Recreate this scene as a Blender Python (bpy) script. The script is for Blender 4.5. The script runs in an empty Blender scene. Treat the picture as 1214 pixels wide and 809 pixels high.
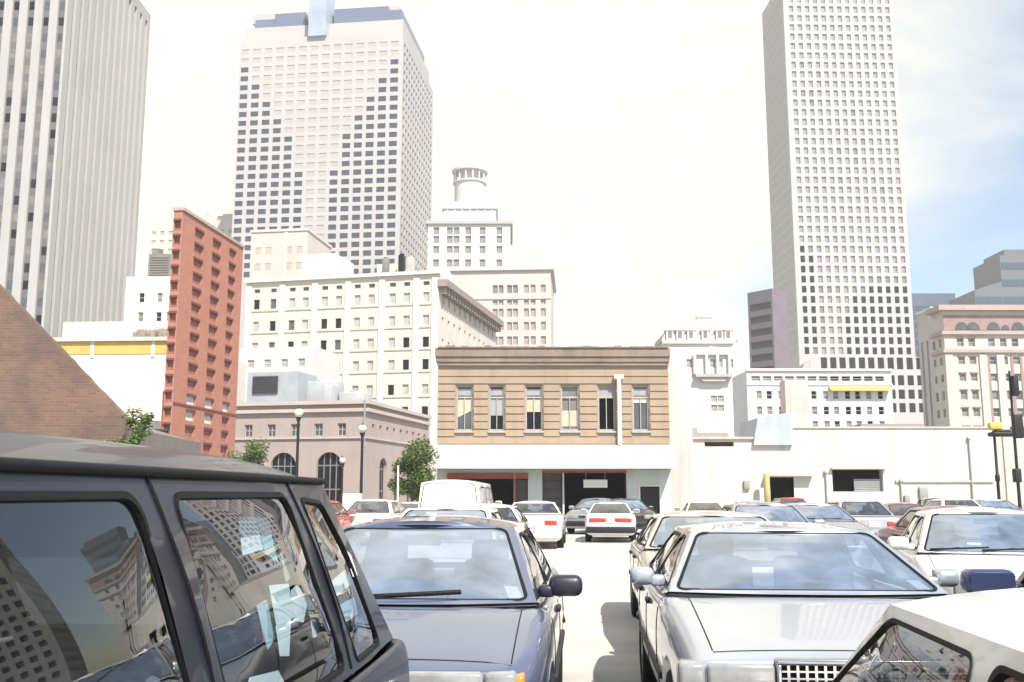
import bpy, bmesh, math, random
from mathutils import Vector, Matrix
from mathutils.geometry import delaunay_2d_cdt
from mathutils.bvhtree import BVHTree

random.seed(11)
scene = bpy.context.scene
COL = scene.collection
V = Vector
R = math.radians

# ------------------------------------------------------------------ camera
PW, PH, FPX, HZ, CAMZ = 1214, 809, 1163.0, 586.0, 1.55
TH = math.atan((HZ - PH / 2) / FPX)
CAM = V((0, 0, CAMZ))
cd = bpy.data.cameras.new('camera')
cd.sensor_width = 36.0
cd.lens = 36.0 * FPX / PW
cd.clip_end = 4000
cd.clip_start = 0.05
cam = bpy.data.objects.new('camera', cd)
cam.location = CAM
cam.rotation_euler = (math.pi / 2 + TH, 0, 0)
COL.objects.link(cam)
scene.camera = cam


def ray(px, py):
    a = (px - PW / 2) / FPX
    b = -(py - PH / 2) / FPX
    return V((a, math.cos(TH) - b * math.sin(TH), math.sin(TH) + b * math.cos(TH)))


def P(px, py, Y):
    d = ray(px, py)
    return CAM + d * (Y / d.y)


# ------------------------------------------------------------------ materials
def _nt(name):
    m = bpy.data.materials.new(name)
    m.use_nodes = True
    nt = m.node_tree
    return m, nt, nt.nodes['Principled BSDF']


def mat(name, col, rough=0.8, var=0.1, scale=1.5, spec=0.3, metallic=0.0, coat=0.0,
        bump=0.0, bscale=30.0, streak=0.0, sscale=1.2, hue=None):
    """procedural: large blotches, optional vertical streaks, fine bump"""
    m, nt, b = _nt(name)
    L = nt.links
    tc = nt.nodes.new('ShaderNodeTexCoord')
    n = nt.nodes.new('ShaderNodeTexNoise')
    n.inputs['Scale'].default_value = scale
    n.inputs['Detail'].default_value = 6
    n.inputs['Roughness'].default_value = 0.65
    L.new(tc.outputs['Object'], n.inputs['Vector'])
    mr = nt.nodes.new('ShaderNodeMapRange')
    mr.inputs['From Min'].default_value = 0.3
    mr.inputs['From Max'].default_value = 0.7
    mr.inputs['To Min'].default_value = 0
    mr.inputs['To Max'].default_value = 1
    L.new(n.outputs['Fac'], mr.inputs['Value'])
    mx = nt.nodes.new('ShaderNodeMix')
    mx.data_type = 'RGBA'
    c2 = hue if hue else tuple(max(0, c * (1 - 2 * var)) for c in col)
    mx.inputs[6].default_value = (*c2, 1)
    mx.inputs[7].default_value = (*[min(1, c * (1 + var * .4)) for c in col], 1)
    L.new(mr.outputs[0], mx.inputs[0])
    out = mx.outputs[2]
    if streak:
        mp = nt.nodes.new('ShaderNodeMapping')
        mp.inputs['Scale'].default_value = (sscale, sscale, sscale * 0.06)
        L.new(tc.outputs['Object'], mp.inputs['Vector'])
        n2 = nt.nodes.new('ShaderNodeTexNoise')
        n2.inputs['Scale'].default_value = 2.0
        n2.inputs['Detail'].default_value = 5
        L.new(mp.outputs[0], n2.inputs['Vector'])
        mr2 = nt.nodes.new('ShaderNodeMapRange')
        mr2.inputs['From Min'].default_value = 0.5
        mr2.inputs['From Max'].default_value = 0.75
        mr2.inputs['To Min'].default_value = 0
        mr2.inputs['To Max'].default_value = streak
        L.new(n2.outputs['Fac'], mr2.inputs['Value'])
        m2 = nt.nodes.new('ShaderNodeMix')
        m2.data_type = 'RGBA'
        m2.inputs[7].default_value = (*[c * 0.45 for c in col], 1)
        L.new(out, m2.inputs[6])
        L.new(mr2.outputs[0], m2.inputs[0])
        out = m2.outputs[2]
    L.new(out, b.inputs['Base Color'])
    b.inputs['Roughness'].default_value = rough
    b.inputs['Specular IOR Level'].default_value = spec
    b.inputs['Metallic'].default_value = metallic
    b.inputs['Coat Weight'].default_value = coat
    b.inputs['Coat Roughness'].default_value = 0.04
    if bump:
        n3 = nt.nodes.new('ShaderNodeTexNoise')
        n3.inputs['Scale'].default_value = bscale
        n3.inputs['Detail'].default_value = 4
        L.new(tc.outputs['Object'], n3.inputs['Vector'])
        bp = nt.nodes.new('ShaderNodeBump')
        bp.inputs['Strength'].default_value = bump
        bp.inputs['Distance'].default_value = 0.02
        L.new(n3.outputs['Fac'], bp.inputs['Height'])
        L.new(bp.outputs[0], b.inputs['Normal'])
    return m


def brick(name, c1, c2, mortar, axis='x', bw=0.24, bh=0.08, blotch=0.5, bcol=(0.2, 0.13, 0.1)):
    m, nt, b = _nt(name)
    L = nt.links
    tc = nt.nodes.new('ShaderNodeTexCoord')
    sp = nt.nodes.new('ShaderNodeSeparateXYZ')
    cb = nt.nodes.new('ShaderNodeCombineXYZ')
    L.new(tc.outputs['Object'], sp.inputs[0])
    L.new(sp.outputs['X' if axis == 'x' else 'Y'], cb.inputs[0])
    L.new(sp.outputs['Z'], cb.inputs[1])
    br = nt.nodes.new('ShaderNodeTexBrick')
    br.inputs['Color1'].default_value = (*c1, 1)
    br.inputs['Color2'].default_value = (*c2, 1)
    br.inputs['Mortar'].default_value = (*mortar, 1)
    br.inputs['Scale'].default_value = 1.0
    br.inputs['Brick Width'].default_value = bw
    br.inputs['Row Height'].default_value = bh
    br.inputs['Mortar Size'].default_value = bh * 0.12
    L.new(cb.outputs[0], br.inputs['Vector'])
    n = nt.nodes.new('ShaderNodeTexNoise')
    n.inputs['Scale'].default_value = 0.7
    n.inputs['Detail'].default_value = 8
    n.inputs['Roughness'].default_value = 0.7
    L.new(tc.outputs['Object'], n.inputs['Vector'])
    mr = nt.nodes.new('ShaderNodeMapRange')
    mr.inputs['From Min'].default_value = 0.42
    mr.inputs['From Max'].default_value = 0.68
    mr.inputs['To Max'].default_value = blotch
    L.new(n.outputs['Fac'], mr.inputs['Value'])
    mx = nt.nodes.new('ShaderNodeMix')
    mx.data_type = 'RGBA'
    L.new(mr.outputs[0], mx.inputs[0])
    L.new(br.outputs['Color'], mx.inputs[6])
    mx.inputs[7].default_value = (*bcol, 1)
    L.new(mx.outputs[2], b.inputs['Base Color'])
    b.inputs['Roughness'].default_value = 0.9
    b.inputs['Specular IOR Level'].default_value = 0.2
    bp = nt.nodes.new('ShaderNodeBump')
    bp.inputs['Strength'].default_value = 0.4
    bp.inputs['Distance'].default_value = 0.02
    L.new(br.outputs['Fac'], bp.inputs['Height'])
    bp.invert = True
    L.new(bp.outputs[0], b.inputs['Normal'])
    return m


def car_glass(name, tint, f0=0.08, rough=0.012, film=(0.6, 0.63, 0.66), dust_sheen=0.05):
    """thin pane: tinted transparency under a two-surface reflection, a film for road dirt and, on windscreens, painted sky reflection"""
    m = bpy.data.materials.new(name)
    m.use_nodes = True
    nt = m.node_tree
    L = nt.links
    nt.nodes.clear()
    out = nt.nodes.new('ShaderNodeOutputMaterial')
    geo = nt.nodes.new('ShaderNodeNewGeometry')
    dot = nt.nodes.new('ShaderNodeVectorMath')
    dot.operation = 'DOT_PRODUCT'
    L.new(geo.outputs['Incoming'], dot.inputs[0])
    L.new(geo.outputs['Normal'], dot.inputs[1])

    def mth(op, a, b=None):
        k = nt.nodes.new('ShaderNodeMath')
        k.operation = op
        for i, x in enumerate((a, b)):
            if x is None:
                continue
            if isinstance(x, (int, float)):
                k.inputs[i].default_value = x
            else:
                L.new(x, k.inputs[i])
        return k.outputs[0]
    c = mth('ABSOLUTE', dot.outputs['Value'])
    k = mth('POWER', mth('SUBTRACT', 1.0, c), 4.0)
    fr = mth('MINIMUM', mth('ADD', mth('MULTIPLY', k, 1 - f0), f0), 1.0)
    tr = nt.nodes.new('ShaderNodeBsdfTransparent')
    tr.inputs[0].default_value = (*tint, 1)
    df = nt.nodes.new('ShaderNodeBsdfDiffuse')
    df.inputs[0].default_value = (*film, 1)
    tc = nt.nodes.new('ShaderNodeTexCoord')
    n = nt.nodes.new('ShaderNodeTexNoise')
    n.inputs['Scale'].default_value = 3.5
    n.inputs['Detail'].default_value = 5
    L.new(tc.outputs['Object'], n.inputs['Vector'])
    dmix = nt.nodes.new('ShaderNodeMixShader')
    L.new(mth('MULTIPLY', n.outputs['Fac'], dust_sheen * 2), dmix.inputs[0])
    L.new(tr.outputs[0], dmix.inputs[1])
    L.new(df.outputs[0], dmix.inputs[2])
    gl = nt.nodes.new('ShaderNodeBsdfGlossy')
    gl.inputs['Roughness'].default_value = rough
    gl.inputs[0].default_value = (1, 1, 1, 1)
    mx = nt.nodes.new('ShaderNodeMixShader')
    L.new(fr, mx.inputs[0])
    L.new(dmix.outputs[0], mx.inputs[1])
    L.new(gl.outputs[0], mx.inputs[2])
    L.new(mx.outputs[0], out.inputs[0])
    return m


# ------------------------------------------------------------------ objects
def tag(o, label=None, cat=None, group=None, kind=None):
    if label:
        o['label'] = label
    if cat:
        o['category'] = cat
    if group:
        o['group'] = group
    if kind:
        o['kind'] = kind
    return o


def thing(name, label, cat, loc=(0, 0, 0), rz=0.0, group=None):
    o = bpy.data.objects.new(name, None)
    o.empty_display_size = 0.3
    o.location = loc
    o.rotation_euler = (0, 0, rz)
    COL.objects.link(o)
    return tag(o, label, cat, group)


def copy_tree(o, parent=None):
    c = o.copy()
    COL.objects.link(c)
    if parent:
        c.parent = parent
    for ch in [x for x in KIDS.get(o.name, [])]:
        copy_tree(ch, c)
    return c


KIDS = {}


class MB:
    def __init__(s):
        s.v, s.f, s.m, s.sm = [], [], [], []

    def face(s, pts, m=0, sm=False):
        i = len(s.v)
        s.v += [V(p) for p in pts]
        s.f.append(tuple(range(i, i + len(pts))))
        s.m.append(m)
        s.sm.append(sm)

    def mesh(s, vs, fs, m=0, sm=False, T=None):
        i = len(s.v)
        s.v += [(T @ V(p)) if T is not None else V(p) for p in vs]
        for f in fs:
            s.f.append(tuple(i + k for k in f))
            s.m.append(m)
            s.sm.append(sm)

    def box(s, a, b, m=0, T=None):
        x0, y0, z0 = a
        x1, y1, z1 = b
        vs = [(x0, y0, z0), (x1, y0, z0), (x1, y1, z0), (x0, y1, z0), (x0, y0, z1), (x1, y0, z1), (x1, y1, z1), (x0, y1, z1)]
        s.mesh(vs, [(0, 3, 2, 1), (4, 5, 6, 7), (0, 1, 5, 4), (1, 2, 6, 5), (2, 3, 7, 6), (3, 0, 4, 7)], m, False, T)

    def rbox(s, c, size, r=0.02, seg=2, m=0, T=None):
        bm = bmesh.new()
        bmesh.ops.create_cube(bm, size=1)
        for v in bm.verts:
            v.co = V((v.co.x * size[0], v.co.y * size[1], v.co.z * size[2]))
        bmesh.ops.bevel(bm, geom=list(bm.edges), offset=min(r, min(size) * .49), segments=seg, profile=0.5, affect='EDGES')
        TT = Matrix.Translation(V(c))
        if T is not None:
            TT = T @ TT
        bm.verts.index_update()
        s.mesh([v.co.copy() for v in bm.verts], [[v.index for v in f.verts] for f in bm.faces], m, True, TT)
        bm.free()

    def cyl(s, p0, p1, r0, r1=None, n=12, m=0, cap=True, sm=True):
        r1 = r0 if r1 is None else r1
        p0, p1 = V(p0), V(p1)
        d = (p1 - p0).normalized()
        a = d.orthogonal().normalized()
        b = d.cross(a)
        vs = []
        for k in range(n):
            t = 2 * math.pi * k / n
            q = a * math.cos(t) + b * math.sin(t)
            vs += [p0 + q * r0, p1 + q * r1]
        fs = [(2 * k, 2 * ((k + 1) % n), 2 * ((k + 1) % n) + 1, 2 * k + 1) for k in range(n)]
        s.mesh(vs, fs, m, sm)
        if cap:
            s.mesh([vs[2 * k] for k in range(n)][::-1], [tuple(range(n))], m)
            s.mesh([vs[2 * k + 1] for k in range(n)], [tuple(range(n))], m)

    def tube(s, pts, r, n=6, m=0):
        for a, b in zip(pts[:-1], pts[1:]):
            if (V(a) - V(b)).length > 1e-5:
                s.cyl(a, b, r, r, n, m, True)

    def lathe(s, prof, n=24, m=0, T=None, sm=True):
        """profile (radius, z) turned about z"""
        vs, fs = [], []
        k = len(prof)
        for i in range(n):
            t = 2 * math.pi * i / n
            vs += [(r * math.cos(t), r * math.sin(t), z) for r, z in prof]
        for i in range(n):
            j = (i + 1) % n
            for q in range(k - 1):
                fs.append((i * k + q, j * k + q, j * k + q + 1, i * k + q + 1))
        s.mesh(vs, fs, m, sm, T)

    def sphere(s, c, r, n=14, m=0):
        prof = [(r * math.sin(math.pi * i / 8), r * math.cos(math.pi * i / 8)) for i in range(8, -1, -1)]
        s.lathe(prof, n, m, Matrix.Translation(V(c)))

    def prism(s, poly, y0, y1, m=0, T=None):
        """polygon in x,z pushed from y0 to y1"""
        n = len(poly)
        vs = [(x, y0, z) for x, z in poly] + [(x, y1, z) for x, z in poly]
        fs = [tuple(range(n)), tuple(range(2 * n - 1, n - 1, -1))]
        fs += [(k, n + k, n + (k + 1) % n, (k + 1) % n) for k in range(n)]
        s.mesh(vs, fs, m, False, T)

    def build(s, name, mats, parent=None, loc=None, fix=False):
        me = bpy.data.meshes.new(name)
        me.from_pydata([tuple(p) for p in s.v], [], s.f)
        if not isinstance(mats, (list, tuple)):
            mats = [mats]
        for x in mats:
            me.materials.append(x)
        me.polygons.foreach_set('material_index', s.m)
        me.polygons.foreach_set('use_smooth', s.sm)
        if fix:
            bm = bmesh.new()
            bm.from_mesh(me)
            bmesh.ops.remove_doubles(bm, verts=bm.verts, dist=1e-4)
            bmesh.ops.recalc_face_normals(bm, faces=bm.faces)
            bm.to_mesh(me)
            bm.free()
        me.update()
        return link(name, me, parent, loc)


def link(name, me, parent=None, loc=None):
    o = bpy.data.objects.new(name, me)
    COL.objects.link(o)
    if parent is not None:
        o.parent = parent
        KIDS.setdefault(parent.name, []).append(o)
    if loc is not None:
        o.location = loc
    return o


# ------------------------------------------------------------------ buildings
class Bld:
    """local frame: x along the front, y into the depth, z up; front face at y = 0"""

    def __init__(s, name, label, cat, px, Y, a=0.0, group=None, py=HZ):
        p = P(px, py, Y)
        s.root = thing(name, label, cat, (p.x, p.y, 0), -R(a), group)
        s.M = Matrix.Translation((p.x, p.y, 0)) @ Matrix.Rotation(-R(a), 4, 'Z')
        s.Mi = s.M.inverted()
        s.o = s.Mi @ CAM
        s.wall = MB()
        s.panes = []

    def F(s, px, py, y=0.0):
        d = s.Mi.to_3x3() @ ray(px, py)
        q = s.o + d * ((y - s.o.y) / d.y)
        return q.x, q.z

    def S(s, px, py, x):
        d = s.Mi.to_3x3() @ ray(px, py)
        q = s.o + d * ((x - s.o.x) / d.x)
        return q.y, q.z

    def facade(s, O, U, N, u0, u1, v0, v1, cols, rows, pick, depth=0.25, m=0, extra=None):
        """wall with real recesses; pick(i, j) gives a pane style or None (no opening)"""
        O, U, N = V(O), V(U), V(N)
        Z = V((0, 0, 1))
        us = sorted({u0, u1, *[x for c in cols for x in c]})
        vs = sorted({v0, v1, *[x for c in rows for x in c]})
        us = [x for x in us if u0 <= x <= u1]
        vs = [x for x in vs if v0 <= x <= v1]
        ci = {c[0]: i for i, c in enumerate(cols)}
        ri = {c[0]: i for i, c in enumerate(rows)}
        flip = U.cross(Z).dot(N) < 0

        def q(pts, mm):
            s.wall.face(pts[::-1] if flip else pts, mm)
        for a, b in zip(us[:-1], us[1:]):
            for c, d in zip(vs[:-1], vs[1:]):
                A, B, C, D = O + U * a + Z * c, O + U * b + Z * c, O + U * b + Z * d, O + U * a + Z * d
                st = pick(ci[a], ri[c]) if a in ci and c in ri else None
                if st is None:
                    q([A, B, C, D], m)
                    continue
                k = -N * depth
                q([A, B, B + k, A + k], m)
                q([B, C, C + k, B + k], m)
                q([C, D, D + k, C + k], m)
                q([D, A, A + k, D + k], m)
                s.panes.append(([A + k, B + k, C + k, D + k], N, st, flip))

    def plain(s, x0, x1, y0, y1, z0, z1, faces, m=0):
        W = s.wall
        if 'f' in faces:
            W.face([(x0, y0, z0), (x1, y0, z0), (x1, y0, z1), (x0, y0, z1)], m)
        if 'b' in faces:
            W.face([(x1, y1, z0), (x0, y1, z0), (x0, y1, z1), (x1, y1, z1)], m)
        if 'l' in faces:
            W.face([(x0, y1, z0), (x0, y0, z0), (x0, y0, z1), (x0, y1, z1)], m)
        if 'r' in faces:
            W.face([(x1, y0, z0), (x1, y1, z0), (x1, y1, z1), (x1, y0, z1)], m)
        if 't' in faces:
            W.face([(x0, y0, z1), (x1, y0, z1), (x1, y1, z1), (x0, y1, z1)], m)

    def done(s, mats, glass, frame=None, bars=None, limit=96, wname='window', fw=0.06):
        """glass: dict style -> material.  The panes that show largest become parts of their own"""
        s.wall.build('wall', mats, s.root)
        ps = []
        for quad, N, st, fl in s.panes:
            c = sum(quad, V()) / 4
            area = (quad[1] - quad[0]).length * (quad[3] - quad[0]).length
            d = c - s.o
            ps.append((-(area * abs(d.normalized().dot(N))) / d.length_squared, quad, N, st, fl))
        ps.sort(key=lambda t: t[0])
        styles = list(glass)
        rest = MB()
        for k, (_, quad, N, st, fl) in enumerate(ps):
            mb = MB() if k < limit else rest
            lo, hi = quad[0], quad[2]
            U = (quad[1] - quad[0])
            w = U.length
            U.normalize()
            h = (quad[3] - quad[0]).length
            Z = V((0, 0, 1))
            mb.face(quad[::-1] if fl else quad, styles.index(st))
            if k < limit:
                o = mb.build(wname, [glass[x] for x in styles], s.root)
                if frame is not None:
                    fb = MB()

                    def bar(u0, u1, z0, z1, t=0.05):
                        p = [quad[0] + U * u0 + Z * z0, quad[0] + U * u1 + Z * z0, quad[0] + U * u1 + Z * z1, quad[0] + U * u0 + Z * z1]
                        vs = [x + N * 0.005 for x in p] + [x + N * t for x in p]
                        fb.mesh(vs, [(4, 5, 6, 7), (0, 1, 5, 4), (1, 2, 6, 5), (2, 3, 7, 6), (3, 0, 4, 7)])
                    e = 0.004
                    bar(e, fw, e, h - e)
                    bar(w - fw, w - e, e, h - e)
                    bar(fw, w - fw, e, fw)
                    bar(fw, w - fw, h - fw, h - e)
                    nu, nv = bars or (1, 2)
                    for i in range(1, nu):
                        bar(w * i / nu - fw * .4, w * i / nu + fw * .4, fw, h - fw, .04)
                    for j in range(1, nv):
                        bar(fw, w - fw, h * j / nv - fw * .4, h * j / nv + fw * .4, .045)
                    fb.build('window_frame', frame, o, fix=True)
        if rest.f:
            o = rest.build(wname, [glass[x] for x in styles], s.root)
            o['kind'] = 'stuff'


def ivals(centers, w):
    return [(c - w / 2, c + w / 2) for c in centers]


def spread(a, b, n):
    return [a + (b - a) * (i + .5) / n for i in range(n)]
# ------------------------------------------------------------------ sky, sun, air
SUN = V((0.30, -0.58, 0.77)).normalized()        # towards the sun: behind the camera, a little to the right
EL = math.asin(SUN.z)
AZ = math.atan2(SUN.x, SUN.y)

world = bpy.data.worlds.new('World')
scene.world = world
world.use_nodes = True
nt = world.node_tree
L = nt.links
bg = nt.nodes['Background']
bg.inputs['Strength'].default_value = 0.1
sky = nt.nodes.new('ShaderNodeTexSky')
sky.sky_type = 'NISHITA'
sky.sun_disc = False
sky.sun_elevation = EL
sky.sun_rotation = AZ % (2 * math.pi)
sky.air_density = 1.1
sky.dust_density = 0.7
tc = nt.nodes.new('ShaderNodeTexCoord')
nz = nt.nodes.new('ShaderNodeVectorMath')
nz.operation = 'NORMALIZE'
L.new(tc.outputs['Generated'], nz.inputs[0])
mp = nt.nodes.new('ShaderNodeMapping')
mp.inputs['Scale'].default_value = (1.0, 1.0, 2.1)
mp.inputs['Location'].default_value = (0.35, 0.1, 0.0)
L.new(nz.outputs[0], mp.inputs['Vector'])
cn = nt.nodes.new('ShaderNodeTexNoise')
cn.inputs['Scale'].default_value = 2.6
cn.inputs['Detail'].default_value = 7
cn.inputs['Roughness'].default_value = 0.55
cn.inputs['Distortion'].default_value = 0.3
L.new(mp.outputs[0], cn.inputs['Vector'])
# the cloud deck is thickest low over the city, ahead, and breaks up to the sides and behind
dt = nt.nodes.new('ShaderNodeVectorMath')
dt.operation = 'DOT_PRODUCT'
dt.inputs[1].default_value = V((-0.55, 0.70, 0.45)).normalized()
L.new(nz.outputs[0], dt.inputs[0])
bias = nt.nodes.new('ShaderNodeMapRange')
bias.inputs['From Min'].default_value = 0.30
bias.inputs['From Max'].default_value = 0.70
bias.inputs['To Min'].default_value = -0.30
bias.inputs['To Max'].default_value = 0.37
L.new(dt.outputs['Value'], bias.inputs['Value'])
ad = nt.nodes.new('ShaderNodeMath')
ad.operation = 'ADD'
L.new(cn.outputs['Fac'], ad.inputs[0])
L.new(bias.outputs[0], ad.inputs[1])
cov = nt.nodes.new('ShaderNodeMapRange')
cov.interpolation_type = 'SMOOTHSTEP'
cov.inputs['From Min'].default_value = 0.44
cov.inputs['From Max'].default_value = 0.92
L.new(ad.outputs[0], cov.inputs['Value'])
mx = nt.nodes.new('ShaderNodeMix')
mx.data_type = 'RGBA'
L.new(cov.outputs[0], mx.inputs[0])
L.new(sky.outputs[0], mx.inputs[6])
mx.inputs[7].default_value = (6.2, 5.98, 4.95, 1)
L.new(mx.outputs[2], bg.inputs['Color'])

sd = bpy.data.lights.new('sun', 'SUN')
sd.energy = 4.4
sd.angle = R(0.6)
sd.color = (1.0, 0.945, 0.87)
so = bpy.data.objects.new('sun', sd)
so.rotation_euler = (-SUN).to_track_quat('-Z', 'Y').to_euler()
so.location = (0, -20, 60)
COL.objects.link(so)

scene.view_settings.view_transform = 'Standard'
scene.view_settings.look = 'None'
scene.view_settings.exposure = 1.02
scene.view_settings.gamma = 1.0
scene.view_settings.use_curve_mapping = False
scene.cycles.use_denoising = True
scene.cycles.max_bounces = 8
scene.cycles.transparent_max_bounces = 12
scene.cycles.volume_bounces = 0
scene.cycles.sample_clamp_indirect = 4.0
scene.cycles.caustics_reflective = False
scene.cycles.caustics_refractive = False

HAZE = True
if HAZE:
    hm = bpy.data.materials.new('hazy_air')
    hm.use_nodes = True
    hn = hm.node_tree
    hn.nodes.clear()
    ho = hn.nodes.new('ShaderNodeOutputMaterial')
    hv = hn.nodes.new('ShaderNodeVolumePrincipled')
    hv.inputs['Color'].default_value = (0.97, 0.965, 0.95, 1)
    hv.inputs['Density'].default_value = 0.0005
    hv.inputs['Anisotropy'].default_value = 0.0
    hn.links.new(hv.outputs[0], ho.inputs['Volume'])
    hb = MB()
    hb.box((-520, -120, -1.0), (520, 480, 245))
    tag(hb.build('haze', hm), kind='stuff')

# ------------------------------------------------------------------ ground
m_lot = mat('lot_concrete', (0.52, 0.495, 0.45), 0.9, 0.14, 0.5, 0.2, bump=0.25, bscale=40, streak=.3, sscale=.55)
g = MB()
g.face([(-515, -115, 0), (515, -115, 0), (515, 475, 0), (-515, 475, 0)])
tag(g.build('ground', mat('city_ground', (0.34, 0.32, 0.29), 0.9, 0.12, 0.08, 0.2)), kind='structure')
g = MB()
g.face([(-40, -14, 0.004), (40, -14, 0.004), (40, 46.6, 0.004), (-40, 46.6, 0.004)])
tag(g.build('parking_lot', m_lot), kind='structure')
g = MB()
g.box((-40, 46.8, -0.2), (60, 49.97, 0.13))
tag(g.build('pavement', mat('pavement_concrete', (0.42, 0.40, 0.36), 0.9, 0.1, 0.8)), kind='structure')
g = MB()
g.box((-40, 46.6, -0.2), (60, 46.8, 0.135))
tag(g.build('kerb', mat('kerb_stone', (0.46, 0.44, 0.40), 0.9, 0.1, 0.8)), kind='structure')
# stall lines, worn
ml = mat('worn_line_paint', (0.75, 0.73, 0.66), 0.8, 0.1, 6.0)
ax = V((math.sin(R(4.2)), math.cos(R(4.2)), 0))
lt = V((ax.y, -ax.x, 0))
# ------------------------------------------------------------------ the city
def pick_some(table):
    return lambda i, j: table(i, j)


def rowsof(z0, step, n, h):
    return [(z0 + step * k, z0 + step * k + h) for k in range(n)]


G_dark = mat('pane_dark', (0.012, 0.014, 0.018), 0.3, 0.2, 2, 0.15)
G_black = mat('pane_black', (0.004, 0.004, 0.006), 0.5, 0.2, 2, 0.06)
G_grey = mat('pane_grey', (0.10, 0.105, 0.115), 0.2, 0.2, 1, 0.5)
G_mid = mat('pane_mid', (0.22, 0.21, 0.20), 0.3, 0.2, 1, 0.4)
G_pale = mat('pane_pale', (0.42, 0.40, 0.37), 0.3, 0.1, 1, 0.4)
G_blue = mat('pane_blue', (0.06, 0.085, 0.13), 0.12, 0.2, 1, 0.6)
rnd = random.Random(5)

# --- white ribbed office tower, left
b = Bld('office_tower', 'tall white office tower with narrow vertical rows of dark windows at the left edge', 'building', 66, 180, 0, py=200)
h = P(180, 18, b.root.location.y + b.S(167, 210, 0)[0]).z
fl = 3.3
nfl = int((h - 4) / fl)
rows = rowsof(3.2, fl, nfl, 1.75)
fx = [b.F(c, 200)[0] for c in (58.5, 40, 21.5, 3, -15.5, -34, -52.5, -71)][::-1]
W0 = -28.0
D0 = b.S(167, 210, 0)[0]
cols = ivals(fx, 1.35)
sty = {}


def pk(i, j):
    k = rnd.random()
    return 'b' if k < .16 else 'd' if k < .32 else 'g' if k < .62 else 'm'


m_tower = mat('pale_limestone', (0.41, 0.395, 0.375), 0.85, 0.05, 0.05, 0.2, streak=.15, sscale=.4)
m_spand = mat('mauve_spandrel', (0.145, 0.13, 0.14), 0.7, 0.08, 0.4)
# front: channels of spandrel and window between broad piers
chan = MB()
for (c0, c1) in cols:
    chan.face([(c0, .55, 1), (c1, .55, 1), (c1, .55, h - 2.5), (c0, .55, h - 2.5)])
b.facade((0, 0, 0), (1, 0, 0), (0, -1, 0), W0, 0, 0, h, cols, [(1.0, h - 2.5)], lambda i, j: 'chan', 0.6)
ry = spread(1.2, D0 - .6, 12)
rcols = ivals(ry, 1.35)
b.facade((0, 0, 0), (0, 1, 0), (1, 0, 0), 0, D0, 0, h, rcols, [(1.0, h - 2.5)], lambda i, j: 'chan', 0.6)
b.panes = []
for (c0, c1) in rcols:
    chan.face([(-.55, c0, 1), (-.55, c1, 1), (-.55, c1, h - 2.5), (-.55, c0, h - 2.5)])
chan.build('spandrel', m_spand, b.root)
Z = V((0, 0, 1))
for (r0, r1) in rows:
    for (c0, c1) in cols:
        b.panes.append(([V((c0 + .08, .54, r0)), V((c1 - .08, .54, r0)), V((c1 - .08, .54, r1)), V((c0 + .08, .54, r1))], V((0, -1, 0)), pk(0, 0), False))
    for (c0, c1) in rcols:
        st = pk(0, 0)
        b.panes.append(([V((-.54, c0 + .08, r0)), V((-.54, c1 - .08, r0)), V((-.54, c1 - .08, r1)), V((-.54, c0 + .08, r1))], V((1, 0, 0)),
                        'm' if st in 'bd' and rnd.random() < .35 else st, False))
b.plain(W0, 0, 0, D0, 0, h, 'blt')
b.done([m_tower], {'b': G_black, 'd': G_dark, 'g': G_grey, 'm': G_mid}, limit=96)

# --- stepped postmodern tower with a V-shaped reflection painted into its panes
b = Bld('office_tower', 'tall beige tower with stepped blue glass crown and V pattern of dark windows', 'building', 476, 350, 7, py=160)
x0, _ = b.F(280, 160)
zt = b.F(380, 43)[1]
dep = 56.0
cpx = [286.6 + 13.79 * k for k in range(14)]
cx = [b.F(p, 160)[0] for p in cpx]
zr = [b.F(380, 57 + 10.65 * k)[1] for k in range(26)]
wz = abs(zr[1] - zr[0])
rows = [(z - wz * .28, z + wz * .28) for z in zr][::-1]
nr = len(rows)
top_y = {0: 78, 1: 99, 2: 120, 3: 141, 4: 163, 5: 206, 8: 206, 9: 163, 10: 141, 11: 119, 12: 97, 13: 76}  # where the dark reflection painted into each column of panes starts


def pk(i, j):
    y = 57 + 10.65 * (nr - 1 - j)
    if i in top_y and y > top_y[i] - 4:
        return 'd'
    return 'p'


m_beige = mat('pink_beige_granite', (0.455, 0.425, 0.405), 0.8, 0.04, 0.04, 0.25)
b.facade((0, 0, 0), (1, 0, 0), (0, -1, 0), x0, 0, 0, zt, ivals(cx, (cx[1] - cx[0]) * .66), rows, pk, 0.16)
b.facade((0, 0, 0), (0, 1, 0), (1, 0, 0), 0, dep, 0, zt, ivals(spread(1, dep - 1, 13), 2.7), rows, lambda i, j: 'q', 0.35)
b.plain(x0, 0, 0, dep, 0, zt, 'blt')
# crown: set-back storeys, then the blue glass band, then the glass prow
c = MB()
a0, a1 = b.F(290, 40, 3)[0], -.9
z1 = b.F(380, 29, 3)[1]
c.box((a0, 3, zt + .01), (a1, dep - 4, z1))
a2, a3 = b.F(300, 30, 5)[0], -1.5
z2 = b.F(380, 18, 5)[1]
c.box((a0 + 2, 5, z1 + .01), (a1 - 1.5, dep - 6, z1 + .8))
c.build('setback_storey', m_beige, b.root)
c = MB()
z3 = b.F(380, 10, 5)[1]
c.box((b.F(303, 20, 6)[0], 6, z1 + .81), (b.F(326, 20, 6)[0], dep - 8, z2))
c.box((b.F(326, 20, 5.5)[0] + .02, 5.5, z1 + .81), (b.F(362, 20, 5.5)[0], dep - 8.5, z3 - 1))
c.box((b.F(396, 20, 5.5)[0], 5.5, z1 + .81), (b.F(460, 20, 5.5)[0], dep - 8.5, z3 - .5))
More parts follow.
